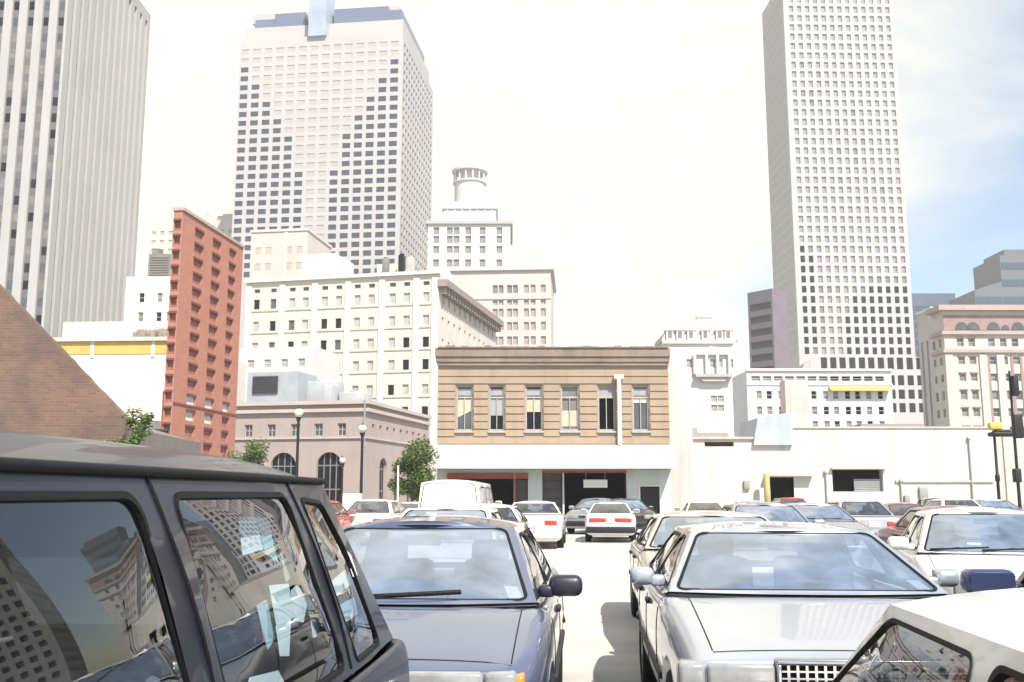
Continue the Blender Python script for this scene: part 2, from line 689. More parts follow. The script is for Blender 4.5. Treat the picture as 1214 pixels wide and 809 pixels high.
c.box((b.F(460, 20, 6)[0] + .02, 6, z1 + .81), (-2.2, dep - 8, z2 + .8))
c.build('glass_band', mat('slate_blue_glass', (0.13, 0.155, 0.22), 0.25, 0.05, .1, .5), b.root)
c = MB()
c.box((b.F(300, 14, 9)[0], 9, z2), (-4.5, dep - 10, z3 + 1.2))
c.build('roof_parapet', m_beige, b.root)
c = MB()
c.box((b.F(366, 20, -1.2)[0], -1.2, b.F(380, 42, -1.2)[1]), (b.F(387, 20, -1.2)[0], 9, b.F(380, -14, -1.2)[1]))
c.build('glass_prow', mat('pale_blue_glass', (0.36, 0.43, 0.50), 0.2, 0.1, .15, .6), b.root)
b.done([m_beige], {'d': mat('pane_slate', (0.05, 0.06, 0.085), 0.5, .12, .3, .1), 'p': mat('pane_sand', (0.415, 0.385, 0.365), 0.5, .05, .3, .2),
                   'q': mat('pane_dusk', (0.25, 0.235, 0.25), 0.4, .05, .3, .3)}, limit=96)

# --- classical tower with round temple on top
m_cream = mat('cream_limestone', (0.62, 0.595, 0.56), 0.85, 0.05, 0.1, 0.2)
b = Bld('classical_tower', 'pale classical tower topped by a round columned temple lantern', 'building', 507, 330, 0, py=300)
x1 = b.F(605, 300)[0]
zc = b.F(560, 266)[1]
cols = ivals([b.F(p, 300)[0] for p in (517, 533, 541, 555, 572, 592)], 2.0)
rows = ivals([b.F(560, y)[1] for y in (312, 296, 284, 270 + 4)], 2.6)
rows = [(a, c) for a, c in rows]
b.facade((0, 0, 0), (1, 0, 0), (0, -1, 0), 0, x1, 0, zc, cols, rows, lambda i, j: 'p', .5)
b.plain(0, x1, 0, 28, 0, zc, 'blrt')
c = MB()
c.box((-.8, -.8, zc + .01), (x1 + .8, 28.8, zc + 1.1))
c.build('cornice', mat('grey_cornice', (.42, .40, .37), .85, .05), b.root)
c = MB()
u0, u1 = b.F(526, 250, 4)[0], b.F(588, 250, 4)[0]
z1 = b.F(556, 243, 4)[1]
c.box((u0, 4, zc + 1.1), (u1, 22, z1 - 1.5))
c.prism([(u0 - .6, z1 - 1.5), (u1 + .6, z1 - 1.5), (u1 - 2, z1 + 1), (u0 + 2, z1 + 1)], 3.4, 22.6)
for k in range(7):
    xx = u0 + (u1 - u0) * (k + .5) / 7
    c.box((xx - .3, 3.7, zc + 1.1), (xx + .3, 4, z1 - 1.5))
c.build('attic_storey', m_cream, b.root)
c = MB()
ux, _ = b.F(557, 220, 13)
zb = z1 + .5
zd = b.F(557, 219, 13)[1]
ze = b.F(557, 203, 13)[1]
zf = b.F(557, 193, 13)[1]
r = (b.F(576, 210, 13)[0] - b.F(538, 210, 13)[0]) / 2
T = Matrix.Translation((ux, 13, 0))
c.lathe([(0.01, zb), (r * .95, zb), (r * .95, zd), (r * 1.05, zd), (r * 1.05, zd + .5), (0.01, zd + .5)], 28, 0, T, False)
c.lathe([(0.01, ze - .8), (r * 1.12, ze - .8), (r * 1.12, ze), (r * .7, ze + 1.2), (r * .45, zf), (0.01, zf + .6)], 28, 0, T, False)
c.lathe([(0.01, zd + .5), (r * .7, zd + .5), (r * .7, ze - .8), (0.01, ze - .8)], 24, 0, T, False)
c.build('temple_lantern', m_cream, b.root)
for k in range(14):
    t = 2 * math.pi * k / 14
    c = MB()
    p = V((ux + math.cos(t) * r * .97, 13 + math.sin(t) * r * .97, zd + .5))
    c.cyl(p, p + V((0, 0, ze - .8 - zd - .5)), .32, .28, 8)
    c.build('column', m_cream, b.root)
b.done([m_cream], {'p': mat('pane_haze', (.25, .24, .23), .4, .1)})  # panes lightened to paint fading by glare into their colour

# --- block in front of the classical tower
m_rose = mat('rose_limestone', (0.56, 0.50, 0.465), 0.85, 0.06, 0.1, 0.2)
b = Bld('office_block', 'faded pinkish office block with cornice just right of the hotel', 'building', 535, 255, 4, py=360)
x1 = b.F(653, 350)[0]
zc = b.F(600, 321)[1]
cols = ivals([b.F(p, 360)[0] for p in (587, 594, 604, 611, 624, 632, 644)], 1.3)
rows = ivals([b.F(600, y)[1] for y in (404, 387, 371, 357, 343)], 2.2)[::1]
b.facade((0, 0, 0), (1, 0, 0), (0, -1, 0), 0, x1, 0, zc, cols, rows, lambda i, j: 'd' if j == 4 and i < 4 else 'p', .4)
b.facade((x1, 0, 0), (0, 1, 0), (1, 0, 0), 0, 30, 0, zc, ivals(spread(2, 28, 6), 1.5), rows, lambda i, j: 'p', .4)
b.plain(0, x1, 0, 30, 0, zc, 'blt')
c = MB()
c.box((-.5, -.7, zc + .01), (x1 + .8, 30.7, zc + 1.0))
c.box((-.2, -.25, rows[-1][0] - 1.6), (x1 + .25, -.003, rows[-1][0] - 1.1))
c.build('cornice', m_rose, b.root)
b.done([m_rose], {'d': G_mid, 'p': mat('pane_rose', (.36, .31, .30), .5, .1)})

# --- hotel: pale mid-rise with bracketed side cornice
m_hotel = mat('cream_stucco', (0.60, 0.555, 0.485), 0.9, 0.06, 0.12, 0.2, streak=.12)
m_pier = mat('white_pier', (0.68, 0.64, 0.57), 0.85, 0.05, .2)
b = Bld('hotel', 'broad cream mid-rise with rows of small windows and bracketed cornice on its side', 'building', 519, 140, 12.5, py=400)
zt = b.F(519, 325)[1]
x0 = b.F(290, 400)[0]
cpx = (302.7, 322.5, 345, 361, 383.7, 400.6, 422.6, 439.5, 464.5, 481.6, 504.8)
cx = [b.F(p, 400)[0] for p in cpx]
ry = (514, 490, 464, 435, 409, 383.5, 357)
rz = [b.F(400, y)[1] for y in ry]
rows = [(z - .75, z + .75) for z in rz]
za = b.F(400, 341)[1]
rows.append((za - .3, za + .3))
dark = {(0, 6), (1, 5), (4, 5), (5, 5), (2, 4), (4, 4), (9, 4), (10, 4), (9, 3), (10, 3), (8, 2), (10, 1)}
semi = {(1, 6), (2, 5), (5, 4), (5, 3), (9, 1), (1, 4)}


def pk(i, j):
    if (i, j) in dark:
        return 'd'
    if (i, j) in semi or j == 7:
        return 'm'
    return 'p'


b.facade((0, 0, 0), (1, 0, 0), (0, -1, 0), x0, 0, 0, zt, ivals(cx, .95), rows, pk, .22)
dep = 36.0
srows = rows[:-1]
b.facade((0, 0, 0), (0, 1, 0), (1, 0, 0), 0, dep, 0, zt, ivals(spread(1, dep - 1, 11), 1.1), srows, lambda i, j: 'p', .22)
b.plain(x0, 0, 0, dep, 0, zt, 'blt')
c = MB()
for p in (293.5, 333, 372, 411.5, 452, 493, 515):
    q = b.F(p, 400)[0]
    c.box((q - .45, -.16, 0), (q + .45, -.003, zt - .4))
c.build('pier', m_pier, b.root)
c = MB()
for z in rz:
    c.box((x0, -.12, z - 1.15), (-.01, -.004, z - .98))
c.build('string_course', mat('ochre_course', (.55, .49, .385), .9), b.root)
c = MB()
c.box((x0 - .2, -.5, zt + .01), (.25, -.003 + .5, zt + .5))
c.build('parapet', m_pier, b.root)
c = MB()
c.box((.003, -.3, zt - 1.9), (1.5, dep, zt - .9))
for k in range(24):
    y = .3 + k * 1.5
    c.box((.003, y, zt - 2.9), (1.1, y + .6, zt - 1.9))
c.build('bracketed_cornice', mat('brown_cornice', (.30, .25, .22), .9), b.root)
# roof: penthouses and plant
c = MB()
u0, u1 = b.F(358, 310, 8)[0], b.F(397, 310, 8)[0]
c.box((u0, 8, zt + .01), (u1, 16, b.F(380, 301, 8)[1]))
c.build('penthouse', m_pier, b.root)
c = MB()
u0, u1 = b.F(447, 315, 8)[0], b.F(470, 315, 8)[0]
c.box((u0, 8, zt + .01), (u1, 13, b.F(460, 313, 8)[1]))
c.build('penthouse', m_pier, b.root)
for (p, q, yy, mm) in ((453, 459, 306, G_mid), (472, 478, 303, G_dark), (481, 490, 306, G_pale)):
    c = MB()
    u0, u1 = b.F(p, 310, 6)[0], b.F(q, 310, 6)[0]
    c.rbox(((u0 + u1) / 2, 6.6, (zt + b.F(460, yy, 6)[1]) / 2), (u1 - u0, 1.2, b.F(460, yy, 6)[1] - zt), .08, m=0)
    c.cyl(((u0 + u1) / 2, 6.6, b.F(460, yy, 6)[1] - .1), ((u0 + u1) / 2, 6.6, b.F(460, yy, 6)[1] + .25), .35, m=0)
    c.build('roof_unit', mm, b.root)
b.done([m_hotel], {'d': G_dark, 'm': G_grey, 'p': mat('pane_cream', (.47, .44, .40), .5, .1)}, frame=None)

# --- beige slab behind the hotel roof
b = Bld('office_block', 'plain beige slab rising behind the left end of the hotel roof', 'building', 297, 185, 8, py=300)
x1 = b.F(364, 300)[0]
zt = b.F(330, 275)[1]
rows = rowsof(zt - 14, 3.2, 4, 1.4)
b.facade((0, 0, 0), (1, 0, 0), (0, -1, 0), 0, x1, 0, zt, ivals(spread(.5, x1 - .5, 5), 1.2), rows, lambda i, j: 'p' if i != 2 else None, .06)
b.plain(0, x1, 0, 14, 0, zt, 'blrt')
c = MB()
q = x1 * .62
c.box((q - .3, -.1, 20), (q + .3, -.003, zt))
c.box((-.2, -.2, zt + .01), (x1 + .2, 14.2, zt + .5))
c.build('parapet', m_hotel, b.root)
b.done([mat('tan_stucco', (.54, .49, .435), .9, .06, .1)], {'p': mat('pane_tan', (.46, .41, .35), .5, .1)})

# --- far pale block between the two towers at left
b = Bld('office_block', 'faint far beige block between the ribbed tower and the red brick slab', 'building', 172, 420, 6, py=330)
x1 = b.F(289, 330)[0]
zt = b.F(230, 257)[1]
rows = rowsof(zt - 52, 4, 12, 1.8)
b.facade((0, 0, 0), (1, 0, 0), (0, -1, 0), 0, x1, 0, zt, ivals(spread(1, x1 - 1, 11), 2.0), rows, lambda i, j: 'p', .3)
b.plain(0, x1, 0, 25, 0, zt, 'blrt')
c = MB()
c.box((x1 * .3, 4, zt + .01), (x1 * .55, 14, zt + 3))
c.box((x1 * .72, 4, zt + .01), (x1 * .95, 14, zt + 2))
c.build('penthouse', m_hotel, b.root)
b.done([m_hotel], {'p': mat('pane_far', (.44, .40, .35), .5, .1)}, limit=40)

# --- small white building with a dark roof shed
b = Bld('white_building', 'small white building with few windows and dark louvred shed on its roof', 'building', 148, 132, 2, py=360)
x1 = b.F(226, 360)[0]
zt = b.F(180, 328)[1]
cx = [b.F(p, 360)[0] for p in (167.5, 189, 201)]
rows = ivals([b.F(180, y)[1] for y in (376, 353)], 1.35)
b.facade((0, 0, 0), (1, 0, 0), (0, -1, 0), 0, x1, 0, zt, ivals(cx, .75), rows,
         lambda i, j: {(0, 1): 'd', (1, 0): 'd', (0, 0): 'm', (1, 1): 'm', (2, 0): 'm'}.get((i, j)), .2)
b.plain(0, x1, 0, 14, 0, zt, 'blrt')
c = MB()
u0, u1 = b.F(176, 310, 2)[0], b.F(203, 310, 2)[0]
zz = b.F(190, 301, 2)[1]
c.box((u0, 2, zt + .01), (u1, 6, zz))
for k in range(9):
    z = zt + .3 + (zz - zt - .5) * k / 9
    c.box((u0 + .3, 1.9, z), (u1 - .3, 1.998, z + .12))
c.box((u0 + .2, 2.5, zz + .01), (u0 + 1.2, 4, zz + .9))
c.build('roof_shed', mat('brown_louvre', (.22, .20, .18), .8), b.root)
b.done([mat('white_stucco', (.66, .62, .56), .9, .05, .2, streak=.1)], {'d': G_dark, 'm': G_mid}, frame=m_pier, fw=.06)

# --- red brick slab with ledged openings
m_redb = brick('red_brick', (.46, .20, .145), (.41, .17, .125), (.36, .2, .15), 'y', .4, .13, .25, (.30, .12, .09))
m_redx = brick('red_brick_end', (.46, .20, .145), (.41, .17, .125), (.36, .2, .15), 'x', .4, .13, .25, (.30, .12, .09))
m_ledge = mat('dark_red_ledge', (.16, .065, .05), .85, .1)
b = Bld('brick_slab', 'tall narrow red brick slab with columns of ledged openings', 'building', 209, 62, 0, py=400)
yN, yF = 0.0, 13.0
zt = b.F(211, 250)[1]
wx = 0.62
b.root.rotation_euler.z = -R(7.0)
b.M = Matrix.Translation(b.root.location) @ Matrix.Rotation(-R(7.0), 4, 'Z')
b.Mi = b.M.inverted()
b.o = b.Mi @ CAM
yF = b.S(283, 420, 0)[0]
cols = []
for a, c in ((225, 235.5), (247, 256.5), (267.5, 275)):
    cols.append((b.S(a, 400, 0)[0], b.S(c, 400, 0)[0]))
n = 24
rows = rowsof(1.2, 1.02, n, .74)
zmid = rows[6][0]
rows = [r for r in rows if r[1] < zt - .22]
thr = {(0, 6), (1, 6), (2, 6), (0, 5), (1, 5)}
b.facade((0, 0, 0), (0, 1, 0), (1, 0, 0), 0, yF, 0, zt, cols, rows, lambda i, j: 'w' if (i, j) in thr else 'r', .13)
# openings that go right through
for i, j in thr:
    pass
b.facade((0, 0, 0), (1, 0, 0), (0, -1, 0), -wx, 0, 0, zt, [(-wx + .08, -.1)], rows, lambda i, j: 'r', .2)
b.plain(-wx, 0, 0, yF, 0, zt, 'blt')
c = MB()
for (a0, a1) in cols:
    for (r0, r1) in rows:
        c.box((-.02, a0 - .03, r1 - .14), (.05, a1 + .03, r1 + .02))
for (r0, r1) in rows:
    c.box((-wx + .04, -.10, r1 - .12), (-.06, .02, r1 + .02))
c.build('ledge', m_ledge, b.root)
c = MB()
c.box((-wx - .06, -.08, zt + .01), (.10, yF + .05, zt + .22))
c.build('coping', mat('pale_coping', (.45, .33, .28), .8), b.root)
c = MB()
c.box((.003, 0, zmid - .1), (.06, yF, zmid + .02))
c.build('joint_band', mat('red_joint', (.24, .09, .07), .8), b.root)
c = MB()
c.box((-wx - .25, .3, 0), (-wx - .003, yF - .3, rows[6][1]))
c.build('buttress', m_redb, b.root)
b.done([m_redb], {'r': mat('recess_red', (.36, .15, .115), .9, .15, 3), 'w': m_pier}, limit=96, wname='opening')

# --- brick gable at the left edge
b = Bld('brick_warehouse', 'old brown brick warehouse with sloping gable at the left edge', 'building', 150, 25, -4, py=480)
m_oldb = brick('old_brick', (.20, .115, .078), (.15, .09, .066), (.17, .135, .11), 'x', .22, .075, .85, (.085, .066, .062))
zl = b.F(0, 337)[1]
xl = b.F(0, 337)[0]
zr_ = b.F(146, 492)[1]
sl = (zl - zr_) / (0 - xl)
xx = -11.5
zp = zr_ - sl * xx * .55
poly = [(xx * 1.1, 0), (0, 0), (0, zr_ - .1)]
e = random.Random(3)
N = 26
for k in range(N + 1):
    x = xl * 1.1 * k / N
    poly.append((x - .06, zr_ - sl * x + e.uniform(-.02, .02)))
poly.append((xx * 1.1, zr_ - sl * xl * 1.1))
b.wall.prism(poly[::-1], 0, .35)
b.wall.build('wall', m_oldb, b.root)
c = MB()
c.box((-.3, .352, 0), (-.004, 8, zr_ - .3))
c.prism([(-12.6, zr_ - sl * xl * 1.1 - .3), (-.1, zr_ - .3), (-.1, zr_ - .45), (-12.6, zr_ - sl * xl * 1.1 - .45)], .352, 8)
c.build('roof', mat('old_tin', (.2, .18, .16), .8), b.root)

# --- yellow banded building
b = Bld('cream_building', 'low cream building with yellow band under its pale roof edge', 'building', 60, 88, 3, py=450)
x1 = b.F(222, 450)[0]
zt = b.F(140, 405)[1]
z0 = b.F(140, 420)[1]
b.plain(0, x1, 0, 16, 0, zt, 'fblrt')
c = MB()
c.box((.01, -.06, z0), (x1 - .01, -.003, zt - .02))
c.build('yellow_band', mat('yellow_paint', (.62, .42, .12), .8, .08, .5), b.root)
for p in (110, 182):
    c = MB()
    u = b.F(p, 412)[0]
    c.box((u - .15, -.1, z0 - .3), (u + .15, -.062, zt))
    c.build('pilaster', m_pier, b.root)
c = MB()
zz = b.F(140, 389, 5)[1]
c.prism([(0, zt), (x1, zt), (x1, zz), (0, zz)], 1.5, 5)
c.box((0, -.35, zt + .005), (x1, 1.5, zt + .35))
c.build('roof', mat('pale_tar_roof', (.62, .58, .51), .9, .1, .3), b.root)
c = MB()
rr = random.Random(4)
for k in range(7):
    p = 164 + k * 6.2
    u = b.F(p, 398, 1.2)[0]
    c.rbox((u, 1.0 + rr.uniform(-.2, .2), zt + .7 + rr.uniform(0, .25)), (rr.uniform(.5, .9), .5, rr.uniform(.5, .9)), .06)
c.build('roof_plant', mat('rusty_plant', (.30, .25, .20), .8, .2, 3), b.root)
c = MB()
u0, u1 = b.F(168, 505, -.1)[0], b.F(190, 505, -.1)[0]
zz0, zz1 = b.F(180, 510, -.1)[1], b.F(180, 499, -.1)[1]
c.box((u0, -.1, zz0), (u1, -.004, zz1))
for k in range(1, 5):
    c.box((u0 + (u1 - u0) * k / 5 - .04, -.14, zz0), (u0 + (u1 - u0) * k / 5 + .04, -.101, zz1))
c.build('window', G_mid, b.root)
b.done([mat('cream_render', (.66, .615, .53), .9, .05, .25, streak=.15)], {'x': G_mid})
b = Bld('low_wall', 'low dark wall by the shrub in front of the cream building', 'wall', 160, 60, 2)
x1 = b.F(197, 520)[0]
b.wall.box((0, 0, 0), (x1, .3, b.F(180, 511)[1]))
b.wall.box((-.05, -.05, b.F(180, 511)[1] + .002), (x1 + .05, .35, b.F(180, 511)[1] + .12))
b.wall.build('wall', mat('dark_wall', (.06, .065, .06), .9, .1, 1), b.root)

# --- arcade building with arched ground floor
m_arc = mat('rose_brown_stucco', (.385, .315, .28), .9, .07, .3, streak=.12)
m_arc2 = mat('pale_rose_trim', (.48, .42, .38), .85, .06, .3)
b = Bld('arcade_building', 'two storey rose stucco corner building with arched ground floor openings', 'building', 434, 80, 12.5, py=500)
zt = b.F(434, 479)[1]
x0 = b.F(268, 500)[0]
dep = b.S(508, 520, 0)[0]
zs = [b.F(400, 517)[1], b.F(400, 502)[1]]
cols = ivals([b.F(p, 510)[0] for p in (294.5, 321.7, 349.7, 377.5, 405)], .72)
b.facade((0, 0, 0), (1, 0, 0), (0, -1, 0), x0, 0, b.F(400, 531)[1], zt, cols, [(zs[0], zs[1])], lambda i, j: 'g', .2)
zs2 = b.F(400, 531)[1]
scols = ivals(spread(.8, dep - .4, 9), .6)
b.facade((0, 0, 0), (0, 1, 0), (1, 0, 0), 0, dep, zs2, zt, scols, [(zs[0], zs[1])], lambda i, j: 'g', .2)


def arch_wall(b, O, U, N, u0, u1, z1, arches, depth=.35, n=10):
    """wall 0..z1 with round-headed openings (u centre, half width, spring height)"""
    O, U, N = V(O), V(U), V(N)
    Zv = V((0, 0, 1))
    prev = u0
    flip = U.cross(Zv).dot(N) < 0
    glass = []

    def q(pts):
        b.wall.face(pts[::-1] if flip else pts)
    for (c, hw, zsp) in arches:
        q([O + U * prev, O + U * (c - hw), O + U * (c - hw) + Zv * z1, O + U * prev + Zv * z1])
        pts = [(c - hw, 0)] + [(c - hw * math.cos(math.pi * k / n), zsp + hw * math.sin(math.pi * k / n)) for k in range(n + 1)] + [(c + hw, 0)]
        for k in range(1, n + 1):
            a, d = pts[k], pts[k + 1]
            q([O + U * a[0] + Zv * a[1], O + U * d[0] + Zv * d[1], O + U * d[0] + Zv * z1, O + U * a[0] + Zv * z1])
        for a, d in zip(pts[:-1], pts[1:]):
            A, D = O + U * a[0] + Zv * a[1], O + U * d[0] + Zv * d[1]
            b.wall.face([A, D, D - N * depth, A - N * depth])
        g = MB()
        pp = [O + U * a + Zv * z - N * (depth - .02) for a, z in pts]
        g.face(pp if flip else pp[::-1])
        o = g.build('arched_window', G_dark, b.root)
        fb = MB()
        for s in (-.5, 0, .5):
            top = zsp + math.sqrt(max(0, hw * hw - (s * hw) ** 2))
            w = .05
            p0 = O + U * (c + s * hw) - N * (depth - .06)
            fb.mesh([p0 - U * w, p0 + U * w, p0 + U * w + Zv * top, p0 - U * w + Zv * top], [(0, 1, 2, 3)])
        p0 = O - N * (depth - .07)
        for z in (zsp, zsp * .5):
            fb.mesh([p0 + U * (c - hw) + Zv * (z - .05), p0 + U * (c + hw) + Zv * (z - .05), p0 + U * (c + hw) + Zv * (z + .05), p0 + U * (c - hw) + Zv * (z + .05)], [(0, 1, 2, 3)])
        fb.build('window_frame', mat('bronze_frame', (.22, .21, .20), .5), o)
        prev = c + hw
    q([O + U * prev, O + U * u1, O + U * u1 + Zv * z1, O + U * prev + Zv * z1])


za = b.F(400, 536)[1]
arch = []
for a, c in ((321, 351), (375.5, 405)):
    p, q = b.F(a, 545)[0], b.F(c, 545)[0]
    arch.append(((p + q) / 2, (q - p) / 2, za - (q - p) / 2))
arch_wall(b, (0, 0, 0), (1, 0, 0), (0, -1, 0), x0, 0, zs2, arch)
arch = []
for a, c in ((450, 459), (468, 475), (483, 489), (496, 501)):
    p, q = b.S(a, 545, 0)[0], b.S(c, 545, 0)[0]
    arch.append(((p + q) / 2, (q - p) / 2, b.F(434, 541)[1] - (q - p) / 2))
arch_wall(b, (0, 0, 0), (0, 1, 0), (1, 0, 0), 0, dep, zs2, arch)
b.plain(x0, 0, 0, dep, 0, zt, 'blt')
c = MB()
zc = b.F(434, 488)[1]
c.box((x0, -.28, zc), (.28, -.003, zc + .28))
c.box((.003, -.003, zc), (.28, dep, zc + .28))
c.box((x0, -.15, zs[0] - .22), (.15, -.003, zs[0] - .08))
c.box((.003, -.003, zs[0] - .22), (.15, dep, zs[0] - .08))
c.box((x0, -.35, zt + .002), (.35, .3, zt + .3))
c.box((-.3, .302, zt + .002), (.35, dep, zt + .3))
c.build('cornice', m_arc2, b.root)
# rooftop plant
c = MB()
u0, u1 = b.F(293, 460, 3)[0], b.F(353, 460, 3)[0]
z1 = b.F(330, 441, 3)[1]
c.box((u0, 3, zt + .3), (u1, 7, z1))
c.box((u0 + .2, 2.9, zt + .01), (u0 + .5, 3.2, zt + .3))
c.box((u1 - .5, 2.9, zt + .01), (u1 - .2, 3.2, zt + .3))
pl = c.build('air_conditioner', mat('galvanised', (.38, .40, .42), .6, .1, 1), b.root)
c = MB()
p0, p1 = b.F(299, 460, 2.9)[0], b.F(329, 460, 2.9)[0]
q0, q1 = b.F(310, 467, 2.9)[1], b.F(310, 446, 2.9)[1]
c.box((p0, 2.92, q0), (p1, 2.995, q1))
for k in range(11):
    z = q0 + (q1 - q0) * k / 11
    c.box((p0 + .03, 2.86, z + .02), (p1 - .03, 2.918, z + .06))
c.build('louvre', mat('dark_louvre', (.10, .10, .105), .7), pl)
for (p, q, y0_, y1_, d) in ((356, 398, 478, 452, 5), (383, 392, 465, 456, 2.5), (402, 432, 478, 466, 4)):
    c = MB()
    u0, u1 = b.F(p, 465, d)[0], b.F(q, 465, d)[0]
    z1 = b.F(380, y1_, d)[1]
    c.rbox(((u0 + u1) / 2, d + 1, (zt + z1) / 2 + .01), (u1 - u0, 2, z1 - zt), .05)
    c.cyl(((u0 + u1) / 2, d + 1, z1 - .05), ((u0 + u1) / 2, d + 1, z1 + .15), min(.5, (u1 - u0) * .3))
    c.build('roof_duct', mat('grey_duct', (.42, .44, .44), .6, .08, 1), b.root)
b.done([m_arc], {'g': G_grey}, frame=m_arc2, bars=(2, 2), fw=.06)
b = Bld('pale_annex', 'pale plain roof annex behind the air conditioner on the arcade building', 'building', 283, 118, 12.5, py=430)
x1 = b.F(372, 430)[0]
zt = b.F(330, 412)[1]
rows = [(b.F(330, 436)[1], b.F(330, 426)[1])]
b.facade((0, 0, 0), (1, 0, 0), (0, -1, 0), 0, x1, 0, zt, ivals(spread(.5, x1 - .5, 4), .9), rows, lambda i, j: 'p', .15)
b.plain(0, x1, 0, 8, 0, zt, 'blrt')
b.done([mat('pale_grey_render', (.60, .58, .55), .9, .04, .2)], {'p': G_pale}, frame=m_pier)

# --- brown two storey building straight ahead
m_brown = mat('tan_siding', (.36, .275, .20), .85, .08, .6, .2, streak=.25, sscale=1.5)
b = Bld('brown_building', 'two storey tan building with six tall windows above open garage bays', 'building', 519, 50, 0, py=480)
X = lambda p, y=480: b.F(p, y)[0]
Zf = lambda y: b.F(656, y)[1]
x1 = X(793)
zt = Zf(415)
cols = []
for a, c in ((541, 560.5), (580, 598), (623, 643), (665, 686), (709, 729), (750, 769)):
    cols.append((X(a), X(c)))
rows = [(Zf(511), Zf(457))]
zaw = Zf(527)
b.facade((0, 0, 0), (1, 0, 0), (0, -1, 0), 0, x1, zaw, zt, cols, rows, lambda i, j: 'w', .2)
panes = b.panes
b.panes = []
# horizontal board bands between and above the windows
bd = MB()
segs = [0.0] + [x for c in cols for x in (c[0] - .06, c[1] + .06)] + [x1]
z = zaw + .02
k = 0
pitch = .385
while z < zt - 1.0:
    t = .11 if k % 2 else .17
    if z + pitch < rows[0][0] - .1 or z > rows[0][1] + .08:
        bd.box((.004, -t * .5, z), (x1 - .004, -.002, z + pitch - .06))
    else:
        for a, c in zip(segs[::2], segs[1::2]):
            bd.box((max(a, .004), -t * .5, z), (min(c, x1 - .004), -.002, z + pitch - .06))
    z += pitch
    k += 1
bd.build('siding', m_brown, b.root)
c = MB()
zc0 = Zf(434)
c.prism([(0, 0), (0, 0), (0, 0)], 0, 0) if False else None
c.box((-.12, -.22, zc0 + .18), (x1 + .06, -.003, zc0 + .45))
c.box((-.05, -.16, zc0), (x1 + .02, -.003, zc0 + .175))
c.box((-.15, -.30, zc0 + .455), (x1 + .08, .2, zt + .06))
rr = random.Random(8)
for k in range(30):
    q = x1 * k / 30
    c.box((q, -.38, zt + .062), (q + x1 / 30 - .02, .1, zt + .10 + rr.uniform(0, .07)))
c.build('cornice', mat('weathered_cornice', (.26, .205, .165), .9, .15, .8, streak=.4), b.root)
# sash windows, each with its own state of blinds
fr = mat('grey_sash', (.40, .38, .35), .7, .1, 3)
shade = mat('buff_blind', (.52, .45, .33), .9, .08, 2)
shade2 = mat('grey_blind', (.33, .33, .33), .9, .08, 2)
m_void = mat('dark_interior', (.03, .028, .03), .9, .1, 1)
for k, (quad, N_, st, fl_) in enumerate(panes):
    (ux0, ux1), (z0, z1) = cols[k], rows[0]
    w, hh = ux1 - ux0, z1 - z0
    g = MB()
    g.face(quad)
    o = g.build('window', [G_grey, G_dark, G_dark, G_mid, G_black, G_grey][k], b.root)
    f = MB()
    e = .004
    for (a, c_, p, q) in ((e, .07, e, hh - e), (w - .07, w - e, e, hh - e), (.07, w - .07, e, .09), (.07, w - .07, hh - .08, hh - e), (.07, w - .07, hh * .72, hh * .72 + .08), (w * .5 - .02, w * .5 + .02, .09, hh * .72)):
        f.box((ux0 + a, .10, z0 + p), (ux0 + c_, .19, z0 + q))
    f.box((ux0 - .08, -.12, z0 - .1), (ux1 + .08, .08, z0 - .003))
    f.build('window_frame', fr, o)
    bl = [(.30, .70, shade), (.34, .72, shade2), (.42, .70, shade), (.10, .45, shade), (.75, .98, shade2), (.62, .74, m_pier)][k]
    f = MB()
    f.face([(ux0 + .08, .165, z0 + hh * bl[0]), (ux1 - .08, .165, z0 + hh * (bl[0] + (.14 if k == 0 else 0))), (ux1 - .08, .165, z0 + hh * bl[1]), (ux0 + .08, .165, z0 + hh * bl[1])])
    f.build('blind', bl[2], o)
    if k in (0, 1, 2, 5):
        f = MB()
        f.face([(ux0 + .08, .168, z0 + hh * .78), (ux1 - .08, .168, z0 + hh * .78), (ux1 - .08, .168, z0 + hh * .93), (ux0 + .08, .168, z0 + hh * .93)])
        f.build('blind', shade2, o)
# canopy over the pavement
c = MB()
c.box((-.1, -1.3, Zf(557) + .02), (x1 + .05, -.12, Zf(553)))
c.prism([(0, 0)] * 3, 0, 0) if False else None
zz0, zz1 = Zf(557) + .02, zaw - .02
c.mesh([(-.1, -1.32, zz0), (x1 + .05, -1.32, zz0), (x1 + .05, -1.32, zz1 - .35), (-.1, -1.32, zz1 - .35), (-.1, -.06, zz1), (x1 + .05, -.06, zz1), (-.1, -.06, zz0), (x1 + .05, -.06, zz0)],
       [(0, 1, 2, 3), (3, 2, 5, 4), (0, 3, 4, 6), (1, 7, 5, 2), (0, 6, 7, 1)])
c.build('canopy', mat('white_canopy_metal', (.62, .59, .53), .7, .05, .5, streak=.15, sscale=2), b.root)
